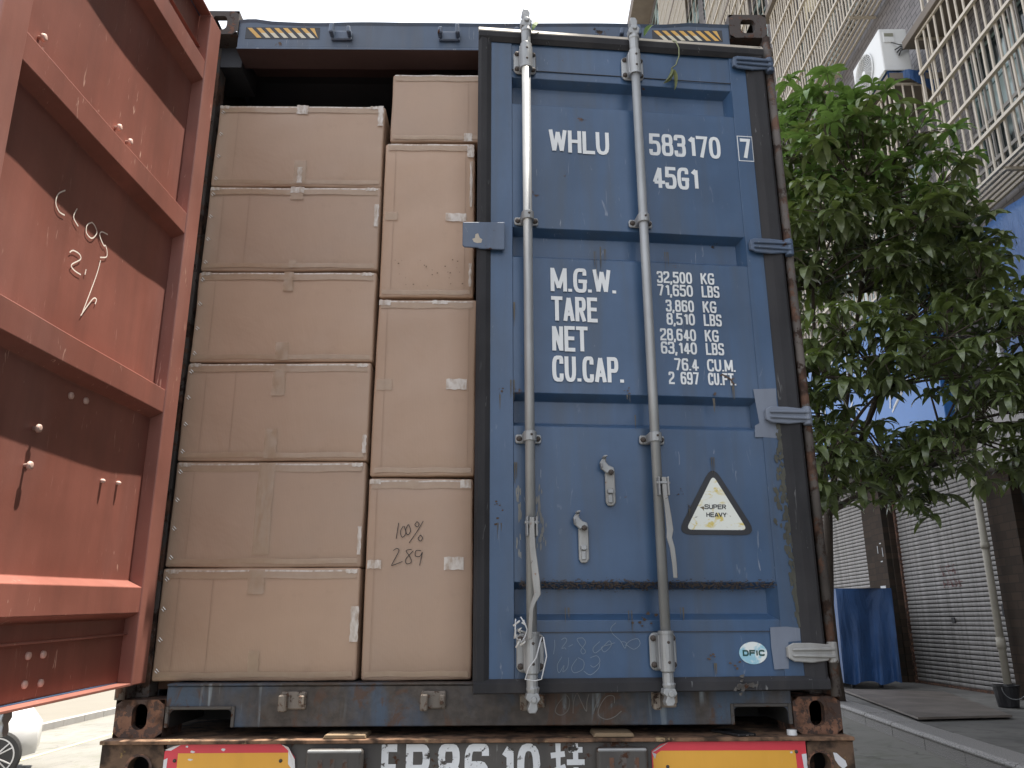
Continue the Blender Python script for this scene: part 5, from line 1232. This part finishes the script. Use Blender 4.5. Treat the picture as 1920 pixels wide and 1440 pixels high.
def leafmesh(L_, w_, droop, fold, nseg=5):
    m = MB(); rows = []
    for i in range(nseg+1):
        t = i/nseg; ww = w_*math.sin(math.pi*min(1, t*.94+.03))**.75*(1-.25*t) if 0 < i < nseg else .0008
        a = droop*t; x = L_*(math.sin(a)/max(droop, 1e-3)) if droop > 1e-3 else L_*t; z = -L_*(1-math.cos(a))/max(droop, 1e-3)
        rows.append([(x, -ww/2, z+ww*fold), (x, 0, z), (x, ww/2, z+ww*fold)])
    m.add([p for r_ in rows for p in r_], [(3*i+j, 3*i+j+1, 3*i+j+4, 3*i+j+3) for i in range(nseg) for j in (0, 1)]); return m
def wm(x): return Vector(x)
lf = thing('leaf', 'green leaf caught behind the top of the first locking rod', 'leaf', (.196, -.165, 2.665))
o = obj('blade', leafmesh(.10, .026, .9, .35), M['leafn'], lf); o.rotation_euler = (R(70), R(-72), 0)
lf = thing('leaf', 'green leaf caught behind the top of the second locking rod', 'leaf', (.655, -.135, 2.668))
o = obj('blade', leafmesh(.115, .026, .8, .35), M['leafn'], lf); o.rotation_euler = (R(70), R(-68), 0)
tw = thing('wilted_twig', 'wilted twig with two curled leaves hanging over the door top', 'twig', (0, 0, 0))
m = MB(); m.tube([(.784, -.070, 2.702), (.795, -.095, 2.68), (.805, -.10, 2.642), (.803, -.10, 2.603), (.788, -.098, 2.562), (.768, -.096, 2.545)], .0026, 6); obj('stem', m, M['leafdry'], tw, smooth=True)
for (a, b, c) in ((.768, 2.546, -20), (.770, 2.548, 14)):
    o = obj('leaf', leafmesh(.10 if c < 0 else .085, .030, .5, .55), M['leafdry'], tw); o.location = (a, -.096, b); o.rotation_euler = (R(20), R(90-c*-1), R(10))

# ------------------------------------------------------------------ CAR at the far left
car = thing('parked_car', 'white parked car, only its spoked wheel showing below the red door', 'car', (-7.22, 10.11, gz(-6.9)), R(205))
# local: x forward(neg = towards free end), length along x, side facing -y(world)
def carbody():
    m = MB(); Lc = 4.3; sec = []
    for i in range(25):
        t = i/24; x = -.47+Lc*t; xn = (t-.5)*2
        w = .89*(1-.10*abs(xn)**6-.22*max(0, abs(xn)-.88)/.12)
        hood = .78+.12*math.sin(math.pi*t); zb = .24+.06*max(0, abs(xn)-.8)*5
        belt = .86+.06*math.sin(math.pi*t); belt *= (1-.28*max(0, abs(xn)-.9)/.1)
        rf = 0
        if .24 < t < .94: q = (t-.24)/.70; rf = .60*min(1, math.sin(math.pi*q)**.5)
        ring = [(-w*.9, zb), (-w, zb+.14), (-w*1.0, .55), (-w*.97, belt), (-w*.80, belt+rf*.55+.005), (-w*.62, belt+rf+.01), (0, belt+rf*1.05+.02)]
        ring = ring+[(-a, b) for a, b in ring[-2::-1]]; sec.append([(x, a, b) for a, b in ring])
    k_ = len(sec[0]); m.add([p for s_ in sec for p in s_], [(i*k_+j, (i+1)*k_+j, (i+1)*k_+j+1, i*k_+j+1) for i in range(24) for j in range(k_-1)]+[tuple(range(k_)), tuple(24*k_+j for j in range(k_-1, -1, -1))])
    return m
cb = obj('car_body', carbody(), M['carw'], car, smooth=True)
for s_ in (-1, 1):
    m = MB(); m.add([(.75, s_*.79, .98), (1.25, s_*.70, 1.34), (2.6, s_*.70, 1.36), (3.1, s_*.79, .99)], [(0, 1, 2, 3) if s_ < 0 else (3, 2, 1, 0)]); obj('side_window', m, M['carglass'], car)
    for x in (0.0, 2.62):
        m = MB(); n = 36; y = s_*.86
        m.tube([(x, s_*.62, .325), (x, s_*.80, .325), (x, s_*.885, .325), (x, s_*.905, .325)], [.30, .325, .325, .295], n, True); w_ = obj('wheel', m, M['tyre'], car)
        m = MB(); ribbon(m, [(x+.232*math.cos(2*math.pi*j/36), .325+.232*math.sin(2*math.pi*j/36)) for j in range(36)], .018, s_*.912, True); o = obj('rim', m, M['rim'], w_)
        m = MB(); m.prism([(x+.228*math.cos(2*math.pi*j/24), .325+.228*math.sin(2*math.pi*j/24)) for j in range(24)], s_*.9055, s_*.9065, 'xz'); obj('brake_recess', m, M['blackpl'], w_)
        m = MB()
        for q in range(5):
            for dlt in (-.16, .16):
                t_ = 2*math.pi*q/5+dlt; c_, s2 = math.cos(t_), math.sin(t_); tt = 2*math.pi*q/5+dlt*.8; cc_, ss_ = math.cos(tt), math.sin(tt)
                m.tube([(x+.04*cc_, s_*.915, .325+.04*ss_), (x+.225*c_, s_*.915, .325+.225*s2)], [.014, .009], 6)
        m.tube([(x, s_*.907, .325), (x, s_*.922, .325)], .05, 14); obj('spokes', m, M['rim'], w_)

# ------------------------------------------------------------------ TREE
TR = thing('tree', 'broad-leaved evergreen tree with drooping glossy leaves beside the container', 'tree', (0, 0, 0))
random.seed(42); rng = None
poly = [(3.25, 7.9), (3.9, 8.2), (4.25, 7.55), (4.75, 7.25), (5.15, 7.1), (5.6, 6.6), (5.95, 6.1), (6.35, 5.65), (6.95, 5.2), (6.8, 4.7), (6.45, 4.25), (6.5, 3.6), (6.4, 3.1), (6.6, 2.5), (6.4, 1.9), (5.7, 1.6), (5.1, 1.5), (4.7, 1.75), (4.2, 1.6), (3.6, 1.6), (3.1, 2.2), (3.0, 4.0), (2.95, 6.0)]
def inside(x, z):
    c = False; n = len(poly)
    for i in range(n):
        x1, z1 = poly[i]; x2, z2 = poly[(i+1) % n]
        if (z1 > z) != (z2 > z) and x < (x2-x1)*(z-z1)/(z2-z1)+x1: c = not c
    return c
def edged(x, z):
    d = 9
    for i in range(len(poly)):
        a = Vector(poly[i]); b = Vector(poly[(i+1) % len(poly)]); p = Vector((x, z)); t = max(0, min(1, (p-a).dot(b-a)/(b-a).length_squared)); d = min(d, (a+(b-a)*t-p).length)
    return d
clumps = []
while len(clumps) < 142:
    x = random.uniform(2.9, 6.9); z = random.uniform(1.5, 8.1)
    if not inside(x, z): continue
    e = edged(x, z)
    if e < .16: continue
    dep = min(1.45, .35+e*1.5); y = 6.7+random.uniform(-1, 1)*dep+(z-4)*.10
    if all((Vector(c[0])-Vector((x, y, z))).length > .34 for c in clumps): clumps.append(((x, y, z), min(.46, e+.12)))
base = Vector((5.13, 10.05, PZ))
fork = Vector((4.95, 9.2, 1.9))
m = MB(); m.tube([base, base+Vector((-.02, -.05, .5)), Vector((5.03, 9.75, .6)), fork], [.115, .09, .075, .065], 12)
forks = [fork]
mains = []
for tgt in ((4.2, 7.0, 4.6), (4.9, 6.6, 5.6), (5.3, 7.3, 4.0), (4.6, 6.3, 3.0), (5.5, 6.8, 2.6), (3.9, 7.4, 6.1)):
    q = Vector(tgt); mid = fork.lerp(q, .5)+Vector((random.uniform(-.2, .2), random.uniform(-.2, .2), -.1)); pts = [fork*(1-t)**2+mid*2*t*(1-t)+q*t*t for t in (0, .25, .5, .75, 1)]
    m.tube(pts, [.05, .042, .034, .027, .02], 8); mains += pts[1:]
obj('trunk', m, M['bark'], TR, smooth=True)
mb_ = MB(); tips = []
for (c, r_) in clumps:
    c = Vector(c); src = min(mains, key=lambda p: (p-c).length+.6*max(0, p.z-c.z)); mid = src.lerp(c, .55)+Vector((0, 0, .12))
    mb_.tube([src*(1-t)**2+mid*2*t*(1-t)+c*t*t for t in (0, .33, .66, 1)], [.018, .014, .011, .008], 6, False)
    for k_ in range(int(5+r_*17)):
        d = Vector((random.gauss(0, 1), random.gauss(0, 1), random.gauss(.35, .8))).normalized(); tp_ = c+d*r_*random.uniform(.55, 1.08)
        tips.append((tp_, d)); 
        mb_.tube([c.lerp(tp_, .1), c.lerp(tp_, .6)+Vector((0, 0, .03)), tp_], [.006, .005, .0035], 4, False)
br_ = obj('branch', mb_, M['bark'], TR, smooth=True); br_['kind'] = 'stuff'
print('tips', len(tips))
# six leaf shapes
lm = [leafmesh(1, .29+.04*(i % 3), 1.1+.35*(i % 4), .16+.08*(i % 2), 6) for i in range(6)]
CAMP = cam.matrix_world.translation
pl = []
for (p, d) in tips:
    nl = random.randint(5, 9); a0_ = random.uniform(0, 6.28); skylit = p.z > 5.3 and random.random() < .55 or p.z > 6.4  # upper leaves: more upright, sky glare put into their green
    for i in range(nl):
        a = a0_+i*2*math.pi/nl+random.uniform(-.25, .25); el = random.uniform(-.15, .6) if not skylit else random.uniform(.0, 1.0)
        L_ = random.uniform(.15, .34); dirv = Vector((math.cos(a)*math.cos(el), math.sin(a)*math.cos(el), math.sin(el)))
        side = Vector((-math.sin(a), math.cos(a), 0)); side = (side+Vector((0, 0, random.uniform(-.35, .35)))).normalized(); upv = dirv.cross(side)
        Mx = Matrix(((dirv.x, side.x, upv.x), (dirv.y, side.y, upv.y), (dirv.z, side.z, upv.z))) @ Matrix.Scale(L_, 3)
        q = p-d*random.uniform(0, .05); pl.append((q, Mx, random.randrange(6), skylit, (q-CAMP).length))
order = sorted(range(len(pl)), key=lambda i: pl[i][4]+(3 if pl[i][0].x < 3.55+.0*pl[i][0].z else 0))
near = set(order[:300])
lme = {}
for i in order[:300]:
    q, Mx, s_, lit, _ = pl[i]; k_ = (s_, lit)
    if k_ not in lme:
        me = bpy.data.meshes.new('leaf'); me.from_pydata(lm[s_].v, [], lm[s_].f); me.materials.append(M['leafn'] if lit else M['leaf']); me.shade_smooth(); lme[k_] = me
    o = bpy.data.objects.new('leaf', lme[k_]); COL.objects.link(o); o.parent = TR; m4 = Mx.to_4x4(); m4.translation = q; o.matrix_local = m4
for lit in (False, True):
    V_ = []; F_ = []; off = 0
    for i in range(len(pl)):
        q, Mx, s_, y2, _ = pl[i]
        if i in near or y2 != lit: continue
        A = np.array(lm[s_].v); Q = A @ np.array(Mx).T+np.array(q); V_.append(Q); F_.append(np.array(lm[s_].f)+off); off += len(A)
    if not V_: continue
    V_ = np.concatenate(V_); F_ = np.concatenate(F_); me = bpy.data.meshes.new('crown'); me.from_pydata(V_.tolist(), [], F_.tolist()); me.materials.append(M['leafn'] if lit else M['leaf']); me.shade_smooth()
    o = bpy.data.objects.new('crown', me); COL.objects.link(o); o.parent = TR; o['kind'] = 'stuff'
# fallen leaf
lf = thing('fallen_leaf', 'pale yellow fallen leaf lying on the road near the kerb', 'leaf', (3.12, 2.85, gz(3.12)+.01), R(20))
o = obj('blade', leafmesh(.13, .06, .8, .3), M['clothy'], lf)
